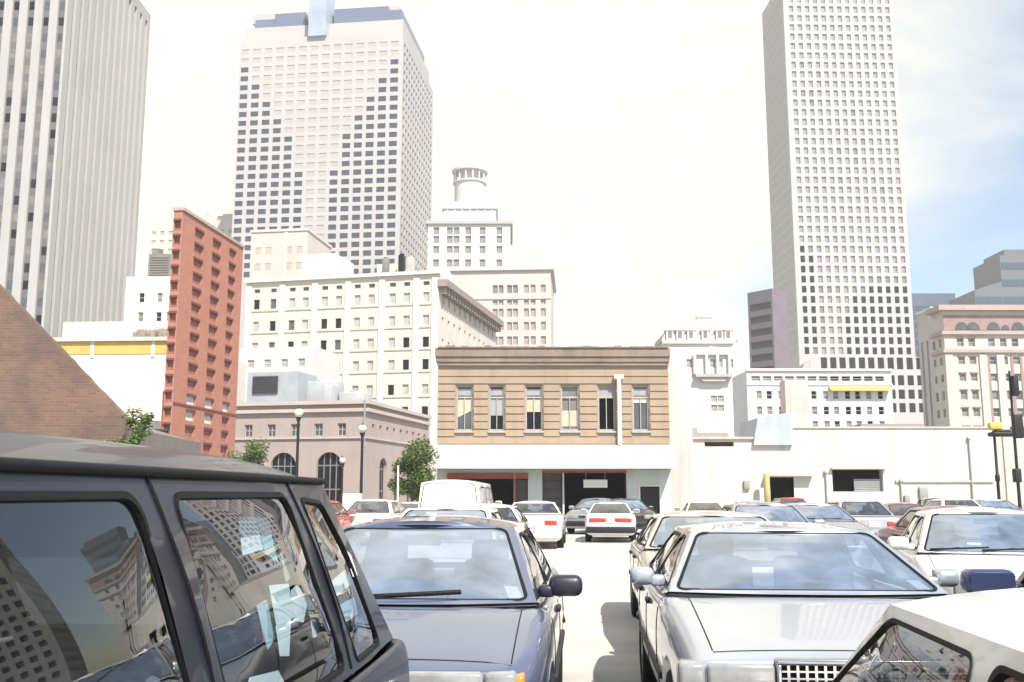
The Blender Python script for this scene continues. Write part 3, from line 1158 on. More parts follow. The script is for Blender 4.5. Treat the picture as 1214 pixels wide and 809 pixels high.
# ground floor
zl = zaw
gb = [(X(530, 585), X(609, 585)), (X(611, 585), X(626, 585)), (X(643, 585), X(667, 585)), (X(669, 585), X(743, 585)), (X(759, 585), X(782, 585))]
zop = [Zf(562), Zf(562), Zf(559), Zf(559), Zf(577)]
W = MB()
edges = [0.0] + [x for g_ in gb for x in g_] + [x1]
for a, c_ in zip(edges[::2], edges[1::2]):
    if c_ - a > .01:
        W.box((a, 0, 0), (c_, .3, zl - .001))
for (a, c_), z in zip(gb, zop):
    W.box((a, .001, z), (c_, .299, zl - .001))
W.build('shopfront_wall', mat('pale_mint_paint', (.56, .60, .57), .85, .08, .8, streak=.2), b.root)
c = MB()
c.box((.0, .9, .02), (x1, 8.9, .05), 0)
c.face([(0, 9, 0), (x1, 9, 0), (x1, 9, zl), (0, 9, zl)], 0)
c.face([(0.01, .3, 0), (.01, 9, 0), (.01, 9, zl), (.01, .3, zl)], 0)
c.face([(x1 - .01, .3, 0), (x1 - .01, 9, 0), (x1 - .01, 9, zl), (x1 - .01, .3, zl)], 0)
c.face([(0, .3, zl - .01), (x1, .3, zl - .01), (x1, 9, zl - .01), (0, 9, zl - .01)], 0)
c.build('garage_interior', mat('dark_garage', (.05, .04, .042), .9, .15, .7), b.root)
c = MB()
c.box((gb[0][0], -.1, zop[0] - .25), (gb[0][1], -.004, zop[0] + .02))
c.box((gb[1][0], -.1, zop[1] - .25), (gb[1][1], -.004, zop[1] + .02))
for x in (gb[0][1] + .02,):
    c.box((x, -.08, 0), (x + .09, -.004, zop[0] - .26))
c.box((gb[2][0], -.06, zop[2] - .08), (gb[3][1], -.004, zop[2] + .02))
c.build('red_fascia', mat('faded_red_paint', (.38, .10, .07), .8, .2, 2), b.root)
c = MB()
c.box((gb[1][0] + .02, .2, 0), (gb[1][1] - .02, .28, zop[1] - .3))
c.box((gb[2][0] + .02, .22, 0), (gb[2][1] - .02, .28, zop[2] - .1))
for k in range(6):
    z = zop[2] * k / 6
    c.box((gb[2][0] + .04, .17, z + .04), (gb[2][1] - .04, .218, z + zop[2] / 6 - .06))
c.build('shutter', mat('brown_shutter', (.08, .07, .07), .7, .1, 2), b.root)
c = MB()
c.box((gb[4][0] + .03, .2, 0), (gb[4][1] - .03, .26, zop[4] - .03))
c.box((gb[4][0] + .15, .19, 1.0), (gb[4][1] - .15, .198, zop[4] - .2))
d = c.build('door', mat('black_door', (.02, .02, .022), .6, .1, 2), b.root)
c = MB()
for (a, c_, p, q) in ((gb[4][0] - .1, gb[4][0] - .002, 0, zop[4]), (gb[4][1] + .002, gb[4][1] + .1, 0, zop[4]), (gb[4][0] - .1, gb[4][1] + .1, zop[4] + .003, zop[4] + .1)):
    c.box((a, -.05, p), (c_, -.004, q))
c.build('door_frame', m_pier, d)
b.plain(0, x1, 0, 12, zl, zt, 'blr')
b.plain(0, x1, 0, 12, 0, zl, 'b')
b.wall.face([(0, 0.2, zt - .05), (x1, .2, zt - .05), (x1, 12, zt - .05), (0, 12, zt - .05)])
b.done([m_brown], {'w': G_grey})
# sign hung in the bay
s = thing('hanging_sign', 'small blank white sign hanging in the open garage bay', 'sign', b.M @ V((X(706, 575), .05, Zf(575) - .1)))
c = MB()
ws = X(720) - X(692)
c.box((-ws / 2, -.03, -.04), (ws / 2, .03, .36))
c.build('sign_panel', mat('sign_white', (.78, .76, .70), .6, .05), s)
c = MB()
for q in (-ws * .4, ws * .4):
    c.cyl((q, 0, .36), (q, 0, Zf(559) - Zf(575) + .1), .012, n=6)
c.build('hanger', fr, s)
# vent stack
v = thing('vent_pipe', 'tall white vent pipe with a cap fixed to the brown facade', 'pipe', b.M @ V((X(733.5), -.24, 0)))
c = MB()
c.cyl((0, -1.2, zaw - .5), (0, -1.2, zaw - .3), .01, n=6) if False else None
c.cyl((0, 0, zaw - .05), (0, 0, Zf(450)), .115, n=14)
c.build('pipe', mat('white_pipe', (.72, .69, .64), .6, .08, 2), v)
c = MB()
c.cyl((-.24, 0, Zf(448)), (.24, 0, Zf(448)), .13, n=14)
c.build('cap', mat('white_pipe_cap', (.72, .69, .64), .6, .08, 2), v)
c = MB()
for z in (Zf(520), Zf(490), Zf(465)):
    c = MB()
    c.box((-.15, -.02, z), (.15, .235, z + .05))
    c.build('bracket', fr, v)

# --- party wall and long cream building to the right
b = Bld('party_wall', 'narrow pinkish white party wall between the brown and long cream buildings', 'wall', 794, 51.5, 0)
X = lambda p, y=520: b.F(p, y)[0]
zz = lambda y: b.F(805, y)[1]
b.wall.prism([(0, 0), (X(821), 0), (X(821), zz(490)), (X(812), zz(460)), (X(803), zz(438)), (0, zz(428))], 0, 9)
b.wall.build('wall', mat('pink_white_stucco', (.62, .53, .475), .9, .1, .5, streak=.35, sscale=1.5), b.root)
c = MB()
c.box((-.05, -.06, zz(428) + .003), (X(794.5), 9, zz(428) + .12))
c.build('coping', m_pier, b.root)

m_long = mat('long_cream_wall', (.60, .57, .51), .9, .07, .3, streak=.34, sscale=.8)
b = Bld('long_building', 'long low cream building with service openings along the right side', 'building', 821, 57, 0)
X = lambda p, y=550: b.F(p, y)[0]
zz = lambda y, p=1000: b.F(p, y)[1]
x1, x2, xm = X(940), X(1180), X(822)
zL, zR = zz(521), zz(508)
ops = [(X(912), X(954), 0, zz(566)), (X(986), X(1046), zz(583), zz(557)), (X(836), X(871), zz(529.5), zz(524)), (X(1007), X(1046), 0, zz(584))]
b.facade((0, 0, 0), (1, 0, 0), (0, -1, 0), 0, x1, 0, zL, [ops[0][:2], ops[2][:2]], [(0, ops[0][3]), ops[2][2:]],
         lambda i, j: 'v' if i == j or (i, j) in ((1, 0),) and False else None, .5)
b.facade((0, 0, 0), (1, 0, 0), (0, -1, 0), x1, x2, 0, zR, [ops[1][:2]], [ops[1][2:]], lambda i, j: 'v', .6)
pn = b.panes
b.panes = []
for k, (quad, N_, st, f_) in enumerate(pn):
    g = MB()
    g.face(quad)
    g.build('opening', [mat('brown_opening', (.14, .105, .08), .9, .2, 1.5), G_black, G_black][k % 3], b.root)
b.plain(0, x1, 0, 10, 0, zL, 'blt')
b.plain(x1, x2, 0, 10, 0, zR, 'blrt')
c = MB()
c.box((0, -.15, zL + .003), (x1 - .01, .2, zL + .14))
c.box((x1 - .01, -.08, zR + .003), (x2 + .05, .2, zR + .1))
c.box((X(1060), -.1, zz(572)), (X(1176), -.003, zz(569.5)))
c.box((ops[0][0] - .3, -.5, ops[0][3] + .05), (ops[0][1] + .4, -.003, ops[0][3] + .22))
c.box((ops[1][0] - .1, -.25, ops[1][3] + .03), (ops[1][1] + .15, -.003, ops[1][3] + .12))
c.build('moulding', mat('grey_moulding', (.50, .47, .42), .9, .1, 1), b.root)
c = MB()
q0, q1 = X(820), X(876)
c.prism([(q0, zL + .15), (X(880), zL + .15), (X(874), zz(510)), (X(838), zz(510)), (X(837), zz(504)), (q0, zz(504))], 2.5, 5)
c.build('roof_parapet', mat('brown_grey_parapet', (.36, .32, .28), .9, .1, .5, streak=.2), b.root)
c = MB()
p = [(X(893), zz(528)), (X(940), zz(528)), (X(940), zz(489)), (X(899), zz(496))]
c.prism(p, -.25, 4)
c.build('roof_shed', mat('blue_grey_tin', (.42, .46, .50), .7, .08, .6, streak=.15), b.root)
c = MB()
c.box((X(940) + .02, 1, zR + .1), (X(968), 2.2, zz(448)))
c.build('chimney', mat('pinkish_stack', (.60, .48, .43), .9, .1, .6, streak=.3), b.root)
c = MB()
c.box((X(1032), 1.2, zR + .1), (X(1108), 4, zz(501)))
c.build('roof_ridge', mat('brown_ridge', (.30, .26, .23), .9, .1), b.root)
for q, yb in ((978, 560), (1066, 570), (1150, 520)):
    c = MB()
    u = X(q)
    c.cyl((u, -.09, 0), (u, -.09, zz(yb)), .05, n=8)
    c.rbox((u, -.10, zz(yb)), (.22, .18, .16), .03)
    c.build('downpipe', mat('grey_downpipe', (.42, .40, .36), .7, .1, 2), b.root)
for q, y0, w_, h_ in ((1092, 585, .5, .7), (1072, 592, .3, .45), (884, 575, .35, .5)):
    c = MB()
    c.rbox((X(q), -.09, zz(y0)), (w_, .17, h_), .02)
    c.build('meter_box', mat('meter_grey', (.33, .33, .31), .6, .1, 3), b.root)
c = MB()
u0, u1 = ops[1][0] + .02, ops[1][1] - .02
for k in range(6):
    z = ops[1][2] + .02 + k * .12
    c.box((u0 + (u1 - u0) * .45, .25, z), (u1, .33, z + .10))
c.build('shutter', mat('grey_shutter', (.30, .30, .29), .6, .1, 1), b.root)
b.done([m_long], {'v': G_black})
# cars' lane post
p = b.M @ V((X(905, 580), -.8, 0))
v = thing('bollard', 'yellow painted post by the open bay of the long cream building', 'post', p)
c = MB()
c.lathe([(.01, 0), (.17, 0), (.17, zz(563)), (.12, zz(563) + .07), (.01, zz(563) + .1)], 14)
c.build('post', mat('yellow_post', (.52, .42, .20), .7, .15, 3), v)
c = MB()
c.lathe([(.24, 0), (.24, .12), (.18, .14)], 14)
c.build('base', m_pier, v)

# --- ornate white building behind
b = Bld('ornate_building', 'ornate pale white building with balcony and gabled roofline behind the party wall', 'building', 788, 150, 0, py=450)
X = lambda p, y=430: b.F(p, y)[0]
zz = lambda y: b.F(835, y)[1]
x1 = X(869)
z1 = zz(404)
cols = ivals([X(p) for p in (817.5, 845, 853, 869 - 3)], .95)
rows = ivals([zz(y) for y in (484, 473)], 1.0) + [(zz(436), zz(426))]
b.facade((0, 0, 0), (1, 0, 0), (0, -1, 0), 0, x1, 0, z1, cols, rows, lambda i, j: 'p' if (j < 2 and i in (1, 2)) or j == 2 else None, .2)
b.facade((x1, 0, 0), (0, 1, 0), (1, 0, 0), 0, 12, 0, z1, [], [], lambda i, j: None, .2)
b.plain(0, x1, 0, 12, 0, z1, 'blt')
c = MB()
c.prism([(-.3, z1 + .01), (x1 + 1.0, z1 + .01), (x1 + .9, zz(392)), (x1 - .5, zz(383)), (X(850), zz(378)), (X(820), zz(378)), (X(801), zz(384)), (.2, zz(394))], .3, 10)
c.build('mansard_roof', mat('pale_slate', (.53, .50, .46), .9, .1, .3), b.root)
for p in (794, 806, 819, 836, 853, 863):
    c = MB()
    u = X(p, 390)
    c.box((u - .55, -.05, z1 + .012), (u + .55, 1.5, zz(392)))
    c.prism([(u - .8, zz(392) + .003), (u + .8, zz(392) + .003), (u, zz(387))], -.15, 1.5)
    o = c.build('dormer', m_cream, b.root)
    c = MB()
    c.box((u - .3, -.08, z1 + .4), (u + .3, -.053, zz(393)))
    c.build('pane', G_mid, o)
c = MB()
c.box((-.3, -.4, z1 - .5), (x1 + .4, -.003, z1))
c.prism([(X(822), zz(421)), (X(864), zz(421)), (X(843), zz(411))], -.5, -.003)
for p in (823, 837, 850, 864):
    u = X(p)
    c.cyl((u, -.3, zz(444)), (u, -.3, zz(421)), .28, n=10)
c.build('portico', m_cream, b.root)
c = MB()
c.box((X(823), -1.2, zz(448)), (X(866), -.003, zz(444.5)))
c.prism([(X(827), zz(448) - .002), (X(862), zz(448) - .002), (X(857), zz(453)), (X(832), zz(453))], -.9, -.003)
c.build('balcony', mat('grey_balcony', (.44, .42, .39), .9, .1), b.root)
c = MB()
c.box((X(829, 375), 2, zz(380)), (X(847, 375), 4, zz(373)))
c.build('roof_unit', mat('roof_grey', (.32, .33, .34), .8, .1), b.root)
b.done([m_cream], {'p': mat('pane_warm', (.33, .31, .28), .5, .1)}, frame=m_cream)
# --- dark striped block left of the white grid tower
b = Bld('dark_block', 'dark mauve striped block half hidden behind the white grid tower', 'building', 917, 230, 50, py=390)
zt = b.F(916, 342)[1]
x0 = b.F(888, 400)[0]
rows = rowsof(2, 3.1, int((zt - 3) / 3.1), 1.7)
b.facade((0, 0, 0), (1, 0, 0), (0, -1, 0), x0, 0, 0, zt, [(x0 + .5, -.5)], rows, lambda i, j: 'd', .2)
b.plain(x0, 0, 0, 6, 0, zt, 'blrt')
b.done([mat('mauve_spandrels', (.20, .165, .19), .8, .08, .2)], {'d': mat('pane_plum', (.075, .062, .075), .4, .1)})

# --- white grid tower, right
m_grid = mat('white_travertine', (.475, .445, .43), .85, .03, .03, .2)
b = Bld('office_tower', 'very tall white tower with a regular grid of small windows at right', 'building', 946, 380, -1.5, py=300)
zt = b.F(1000, -24)[1]
xr = b.F(1090, 400)[0]
cpx = [956.5 + 10.05 * k for k in range(13)]
cx = [b.F(p, 410)[0] - b.F(947, 300)[0] * 0 for p in [x - 0 for x in cpx]]
z416 = b.F(1010, 416)[1]
st = b.F(1010, 403.8)[1] - z416
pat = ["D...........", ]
P_ = ["DM...........", "DD...........", "DD...........", "DD......MMMMM", "DDMMM.MMDDDDD", "DD....DDDDDDD", "DDM..MDDDDDDD", "DDM.MDDDDDDDD",  # dark reflection painted into the lower panes, row by row
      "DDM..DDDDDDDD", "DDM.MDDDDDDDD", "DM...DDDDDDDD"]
nr = int((zt - z416) / st)
rows = [(z416 + st * k - st * .34, z416 + st * k + st * .34) for k in range(nr)]


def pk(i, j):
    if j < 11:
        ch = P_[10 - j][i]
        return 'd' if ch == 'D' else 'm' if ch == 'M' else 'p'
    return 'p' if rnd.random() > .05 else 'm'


wc = (cx[1] - cx[0]) * .55
x9 = cx[12] + (cx[1] - cx[0]) * .75
x00 = cx[0] - (cx[1] - cx[0]) * .95
zb = z416 - st * .6
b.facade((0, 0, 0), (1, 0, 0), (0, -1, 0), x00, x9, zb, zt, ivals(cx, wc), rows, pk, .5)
bx = [b.F(p, 431)[0] for p in (977, 988, 999, 1010.5, 1022, 1033, 1044.5, 1056, 1067, 1078.5, 1090)]
bw = (bx[1] - bx[0]) * .68
zrow = [(b.F(1040, a)[1], b.F(1040, c)[1]) for a, c in ((489, 478), (473, 462), (457, 445), (438, 424))]
x10 = bx[-1] + bw
b.facade((0, 0, 0), (1, 0, 0), (0, -1, 0), x00, x10, 0, zb, ivals(bx, bw), zrow, lambda i, j: 'b', .5)
D0 = b.S(911, 200, x00)[0]
b.facade((x00, 0, 0), (0, 1, 0), (-1, 0, 0), 0, D0, 0, zt, ivals(spread(1.5, D0 - 1.5, 13), 1.9), rows, lambda i, j: 'w', .08)
b.plain(x00, x9, 0, D0, 0, zt, 'brt')
b.plain(x9 + .01, x10, .0, D0, 0, zb, 'rt')
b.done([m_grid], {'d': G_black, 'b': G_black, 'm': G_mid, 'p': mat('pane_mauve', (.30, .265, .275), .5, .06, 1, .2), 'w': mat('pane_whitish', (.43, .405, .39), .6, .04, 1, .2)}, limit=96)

# --- low white and blue building in front of it
m_wb = mat('bluish_white_render', (.60, .615, .62), .9, .05, .2, streak=.1)
b = Bld('low_office', 'low bluish white building with a strip of dark windows and yellow awning', 'building', 886, 112, -1, py=470)
X = lambda p, y=470: b.F(p, y)[0]
zz = lambda y: b.F(975, y)[1]
x1 = X(1058)
zt = zz(440)
sc = [(X(891.5 + 13.4 * k), X(902 + 13.4 * k)) for k in range(12)]
b.facade((0, 0, 0), (1, 0, 0), (0, -1, 0), 0, x1, zz(458), zt, sc, [(zz(452), zz(446))], lambda i, j: 'm' if i < 5 else 'g' if i < 7 else 'b', .2)
pc = ivals([X(p) for p in (900, 912, 926, 938, 965, 979, 991, 1005, 1017, 1030, 1044)], .62)
rows = ivals([zz(504), zz(487), zz(468.5)], .95)
b.facade((0, 0, 0), (1, 0, 0), (0, -1, 0), 0, x1, 0, zz(458), pc, rows, lambda i, j: 'b' if (i in (7, 8, 10) and j > 0) else 'd' if (i + j) % 3 == 0 else 'm', .15)
dlo = b.S(869, 475, 0)[0]
b.plain(0, x1, 0, dlo, 0, zt, 'blrt')
c = MB()
c.box((-.1, -.25, zt + .003), (x1 + .1, .2, zt + .25))
c.box((-.05, -.12, zz(457)), (x1 + .05, -.003, zz(455)))
c.build('cornice', m_pier, b.root)
c = MB()
c.mesh([(X(983), -.9, zz(464)), (X(1054), -.9, zz(464)), (X(1054), -.05, zz(457.5)), (X(983), -.05, zz(457.5)), (X(983), -.05, zz(464)), (X(1054), -.05, zz(464))], [(0, 1, 2, 3), (0, 3, 4), (1, 5, 2)])
c.build('awning', mat('yellow_awning', (.62, .46, .14), .8, .08, 1), b.root)
c = MB()
c.prism([(X(958), zt + .26), (X(970), zt + .26), (X(970), zz(424)), (X(962), zz(429))], 2, 5)
c.build('roof_hutch', mat('grey_hutch', (.40, .38, .36), .8, .1), b.root)
b.done([m_wb], {'m': G_mid, 'g': G_grey, 'b': G_black, 'd': G_dark}, frame=m_pier, fw=.05)

# --- far blue slab and dark stepped tower
b = Bld('blue_slab', 'far blue glass slab peeking beside the white grid tower', 'building', 1080, 440, 0, py=360)
x1 = b.F(1133, 360)[0]
zt = b.F(1110, 348)[1]
rows = rowsof(4, 4, int((zt - 6) / 4), 2.2)
b.facade((0, 0, 0), (1, 0, 0), (0, -1, 0), 0, x1, 0, zt, [(.6, x1 - .6)], rows, lambda i, j: 'g', .15)
b.plain(0, x1, 0, 20, 0, zt, 'blrt')
b.done([mat('navy_panel', (.10, .125, .19), .4, .05, .1)], {'g': mat('pane_navy', (.07, .09, .15), .25, .05)})
b = Bld('stepped_tower', 'dark banded glass tower with stepped top at the right edge', 'building', 1155, 400, 0, py=340)
xa, xb, xc = b.F(1188, 340)[0], b.F(1188, 330)[0], b.F(1262, 330)[0]
za, zb_, zc = b.F(1160, 344)[1], b.F(1186, 334)[1], b.F(1200, 303)[1]
b.wall.prism([(0, 0), (xa, 0), (xa, zb_), (0, za)], 0, 24)
b.wall.box((xa + .01, 0, 0), (xc, 24, zc))
b.wall.box((xa + 3, 2, zc + .01), (xc - 3, 20, zc + 3))
b.wall.build('wall', mat('smoke_panel', (.135, .145, .16), .5, .06, .1), b.root)
for k in range(14):
    z = zc - 3 - k * 7.3
    c = MB()
    c.box((xa + .3, -.12, z - 3.0), (xc - .3, -.003, z))
    if z < zb_ - 6:
        c.box((.3, -.12, z - 3.0), (xa - .3, -.003, z))
    c.build('window_band', G_blue, b.root)

# --- ornate rose brick and cream building, right
m_or = mat('cream_terracotta', (.52, .48, .435), .85, .06, .3, streak=.1)
m_pb = mat('rose_brick', (.34, .235, .215), .9, .1, .5)
b = Bld('terracotta_building', 'ornate cream and rose brick building with arched attic windows at right', 'building', 1122, 140, -1, py=440)
X = lambda p, y=440: b.F(p, y)[0]
zz = lambda y: b.F(1160, y)[1]
x1 = X(1285)
zt = zz(367)
w = .95
cpx = (1141, 1154.5, 1178, 1192, 1206, 1222, 1240, 1262)
cols = ivals([X(p) for p in cpx], w)
rr_ = [(zz(a), zz(c)) for a, c in ((518, 506), (494, 484), (474, 463), (452, 443), (432, 423), (411, 401))]
b.facade((0, 0, 0), (1, 0, 0), (0, -1, 0), 0, x1, 0, zt, cols, rr_, lambda i, j: 'm' if i < 2 or (i + j) % 3 else 'g', .25)
dl = b.S(1108, 440, 0)[0]
b.facade((0, 0, 0), (0, 1, 0), (-1, 0, 0), 0, dl, 0, zt, ivals([1.4, 3.4], .8), rr_, lambda i, j: 'd' if (i + j) % 3 == 0 else 'm', .25)
b.plain(0, x1, 0, dl, 0, zt, 'brt')
bk = MB()
for p, q in ((1167, 1185), (1199, 1213), (1230, 1250)):
    for a, c_ in ((496, 423),):
        u0, u1 = X(p), X(q)
        for (ca, cb) in zip([u0] + [c[1] + .02 for c in cols if u0 < c[0] < u1], [c[0] - .02 for c in cols if u0 < c[0] < u1] + [u1]):
            if cb > ca:
                bk.box((ca, -.09, zz(514)), (cb, -.003, zz(421)))
bk.box((.02, -.07, zz(392)), (x1, -.003, zz(374)))
bk.build('brickwork', m_pb, b.root)
c = MB()
for y, pr, hh in ((369, .9, .75), (397, .45, .5), (418.5, .4, .45)):
    c.box((-pr, -pr, zz(y)), (x1, -.003, zz(y) + hh))
    c.box((-pr, -.003, zz(y)), (-.003, dl, zz(y) + hh))
co = c.build('cornice', mat('rose_cornice', (.42, .335, .305), .85, .08, .5), b.root)
for k, p in enumerate((1139.5, 1153, 1177, 1191, 1206, 1225, 1245)):
    r_ = .95 if k != 3 else .6
    u = X(p, 385)
    c = MB()
    n = 12
    pts = [(u + r_ * math.cos(math.pi * t / n), zz(391) + (r_ * 1.15) * math.sin(math.pi * t / n)) for t in range(n + 1)]
    c.prism(pts, -.14, -.075)
    c.build('arched_window', G_grey, b.root)
for p in (1125.5, 1166, 1186.5, 1228):
    c = MB()
    u = X(p)
    c.box((u - .55, -.22, 0), (u + .55, -.004, zz(421)))
    c.build('pier', m_or, b.root)
c = MB()
for (a, c_) in cols[:2]:
    for (r0, r1) in rr_:
        c.box((a - .12, -.15, r1 + .003), (c_ + .12, -.004, r1 + .16))
c.build('lintel', mat('brown_lintel', (.24, .18, .15), .9), b.root)
b.done([m_or], {'m': G_mid, 'g': G_grey, 'd': G_dark}, frame=m_or, bars=(1, 2), fw=.07)
b = Bld('grey_building', 'narrow pale grey wall of a building left of the terracotta one', 'building', 1107, 147, 0, py=420)
x1 = b.F(1135, 400)[0]
zt = b.F(1107, 367)[1]
d12 = b.S(1090, 420, 0)[0]
b.facade((0, 0, 0), (0, 1, 0), (-1, 0, 0), 0, d12, 0, zt, [(d12 * .30, d12 * .45), (d12 * .66, d12 * .84)], [(2, b.F(1107, 402)[1])], lambda i, j: 'm', .15)
b.plain(0, x1, 0, d12, 0, zt, 'fbrt')
c = MB()
c.box((-.1, -.15, zt + .003), (x1 + .1, d12, zt + .4))
c.build('coping', m_pier, b.root)
b.done([mat('pale_grey_wall', (.50, .48, .46), .9, .06, .3, streak=.2)], {'m': mat('pane_drab', (.34, .33, .32), .6, .1)})

# --- buildings off to the right that the parked cars' glass mirrors
b = Bld('office_tower', 'grey grid office tower standing beyond the right edge, mirrored in the van glass', 'building', 1395, 150, 28)
rows = rowsof(6, 3.4, 26, 1.8)
b.facade((0, 0, 0), (1, 0, 0), (0, -1, 0), 0, 44, 0, 98, ivals(spread(1, 43, 18), 1.3), rows, lambda i, j: 'g', .4)
b.facade((0, 0, 0), (0, 1, 0), (-1, 0, 0), 0, 30, 0, 98, ivals(spread(1, 29, 12), 1.3), rows, lambda i, j: 'g', .4)
b.plain(0, 44, 0, 30, 0, 98, 'brt')
b.done([m_tower], {'g': G_grey}, limit=0)
# ------------------------------------------------------------------ vehicles
def paint(name, col, metallic=0.0, rough=0.35, coat=0.8, var=0.05):
    m = mat(name, col, rough, var, 2.5, 0.5, metallic, coat)
    return m


m_tyre = mat('tyre_rubber', (.018, .018, .019), .8, .2, 6)
m_rim = mat('rim_alloy', (.42, .42, .43), .35, .1, 4, .5, .7)
m_seal = mat('black_rubber', (.010, .010, .011), .6, .1, 8, .2)
m_trim = mat('black_trim', (.022, .022, .024), .55, .15, 6)
m_lining = mat('grey_lining', (.16, .155, .15), .9, .1, 4)
m_seat = mat('seat_cloth', (.15, .14, .15), .95, .2, 12)
m_dash = mat('dash_vinyl', (.07, .07, .08), .7, .1, 6)
m_chrome = mat('dull_chrome', (.62, .61, .60), .18, .08, 4, .5, .95)
m_lens = mat('headlamp_lens', (.32, .32, .31), .15, .12, 14, .6, .1, .5)
m_amber = mat('amber_lens', (.70, .26, .03), .2, .1, 9, .5, 0, .5)
m_red = mat('tail_lens', (.52, .045, .03), .22, .15, 9, .5, 0, .5)
m_plate = mat('number_plate', (.62, .62, .58), .5, .1, 8)
g_wind = car_glass('windscreen_glass', (.62, .68, .72), .14, .02, film=(.42, .53, .69), dust_sheen=.27)  # strong blue film paints the sky's reflection into the glass colour
g_side = car_glass('side_glass', (.45, .50, .53), .10, .01, dust_sheen=.05)
g_van = car_glass('van_glass', (.66, .78, .84), .075, .006, film=(.35, .36, .38), dust_sheen=.004)
g_deep = car_glass('deep_tint_glass', (.05, .055, .06), .09, .008, film=(.2, .2, .2), dust_sheen=.01)  # near opaque, added to block light through the van's unseen windows
g_dark = car_glass('smoked_glass', (.16, .18, .20), .09, .008, dust_sheen=.02)


def pip(p, poly):
    x, y = p
    r = False
    j = len(poly) - 1
    for i in range(len(poly)):
        xi, yi = poly[i]
        xj, yj = poly[j]
        if (yi > y) != (yj > y) and x < (xj - xi) * (y - yi) / (yj - yi + 1e-12) + xi:
            r = not r
        j = i
    return r


def rounded(poly, r, n=5):
    out = []
    k = len(poly)
    for i in range(k):
        p0, p1, p2 = V((*poly[i - 1], 0)), V((*poly[i], 0)), V((*poly[(i + 1) % k], 0))
        a, b = (p0 - p1), (p2 - p1)
        rr = min(r, a.length * .45, b.length * .45)
        A, B = p1 + a.normalized() * rr, p1 + b.normalized() * rr
        for t in range(n + 1):
            t /= n
            q = A * (1 - t) ** 2 + p1 * 2 * t * (1 - t) + B * t * t
            out.append((q.x, q.y))
    return out


def grow(poly, d):
    """offset a closed polygon (metric) along its normals"""
    area = sum(poly[i - 1][0] * poly[i][1] - poly[i][0] * poly[i - 1][1] for i in range(len(poly)))
    s = 1 if area > 0 else -1
    out = []
    k = len(poly)
    for i in range(k):
        a, b = poly[i - 1], poly[(i + 1) % k]
        dx, dy = b[0] - a[0], b[1] - a[1]
        l = math.hypot(dx, dy) + 1e-9
        out.append((poly[i][0] + s * dy / l * d, poly[i][1] - s * dx / l * d))
    return out


class Patch:
    """a curved body panel S(u, v), 0..1, with window openings given in (u, v)"""

    def __init__(s, S, nu, nv, Lu, Lv, holes, out):
        s.S, s.Lu, s.Lv, s.out = S, Lu, Lv, out
        pts = [(i / nu, j / nv) for i in range(nu + 1) for j in range(nv + 1)]
        edges = []
        for h in holes:
            k = len(pts)
            pts += h
            edges += [(k + i, k + (i + 1) % len(h)) for i in range(len(h))]
        vo, eo, fo = delaunay_2d_cdt([V(p) for p in pts], edges, [], 0, 1e-7)[:3]
        s.v = [(p.x, p.y) for p in vo]
        s.cls = [[] for _ in range(len(holes) + 1)]
        for f in fo:
            c = (sum(s.v[i][0] for i in f) / len(f), sum(s.v[i][1] for i in f) / len(f))
            k = 0
            for q, h in enumerate(holes):
                if pip(c, h):
                    k = q + 1
            s.cls[k].append(tuple(f))
        s.holes = holes

    def N(s, u, v):
        e = 1e-3
        a = s.S(min(1, u + e), v) - s.S(max(0, u - e), v)
        b = s.S(u, min(1, v + e)) - s.S(u, max(0, v - e))
        n = a.cross(b).normalized()
        return n if n.dot(s.out) > 0 else -n

    def add(s, mb, k, off=0.0, m=0, flip=False):
        used = sorted({i for f in s.cls[k] for i in f})
        ix = {i: n for n, i in enumerate(used)}
        vs = [s.S(*s.v[i]) + s.N(*s.v[i]) * off for i in used]
        fs = []
        for f in s.cls[k]:
            a, b, c = [vs[ix[i]] for i in f[:3]]
            n = (b - a).cross(c - a)
            cu = s.v[f[0]]
            g = [ix[i] for i in f]
            if (n.dot(s.N(*cu)) < 0) != flip:
                g = g[::-1]
            fs.append(tuple(g))
        mb.mesh(vs, fs, m, True)

    def ring(s, mb, hole, w0, w1, off, m=0, thick=0.012):
        met = [(u * s.Lu, v * s.Lv) for u, v in hole]
        A, B = grow(met, w0), grow(met, w1)

        def pt(q, o):
            u, v = min(1, max(0, q[0] / s.Lu)), min(1, max(0, q[1] / s.Lv))
            return s.S(u, v) + s.N(u, v) * o
        n = len(met)
        vs = [pt(q, off) for q in A] + [pt(q, off) for q in B] + [pt(q, off - thick) for q in A] + [pt(q, off - thick) for q in B]
        fs = []
        for i in range(n):
            j = (i + 1) % n
            fs += [(i, j, n + j, n + i), (i, 2 * n + i, 2 * n + j, j), (n + i, n + j, 3 * n + j, 3 * n + i)]
        mb.mesh(vs, fs, m, False)


def lerp(a, b, t):
    return a + (b - a) * t


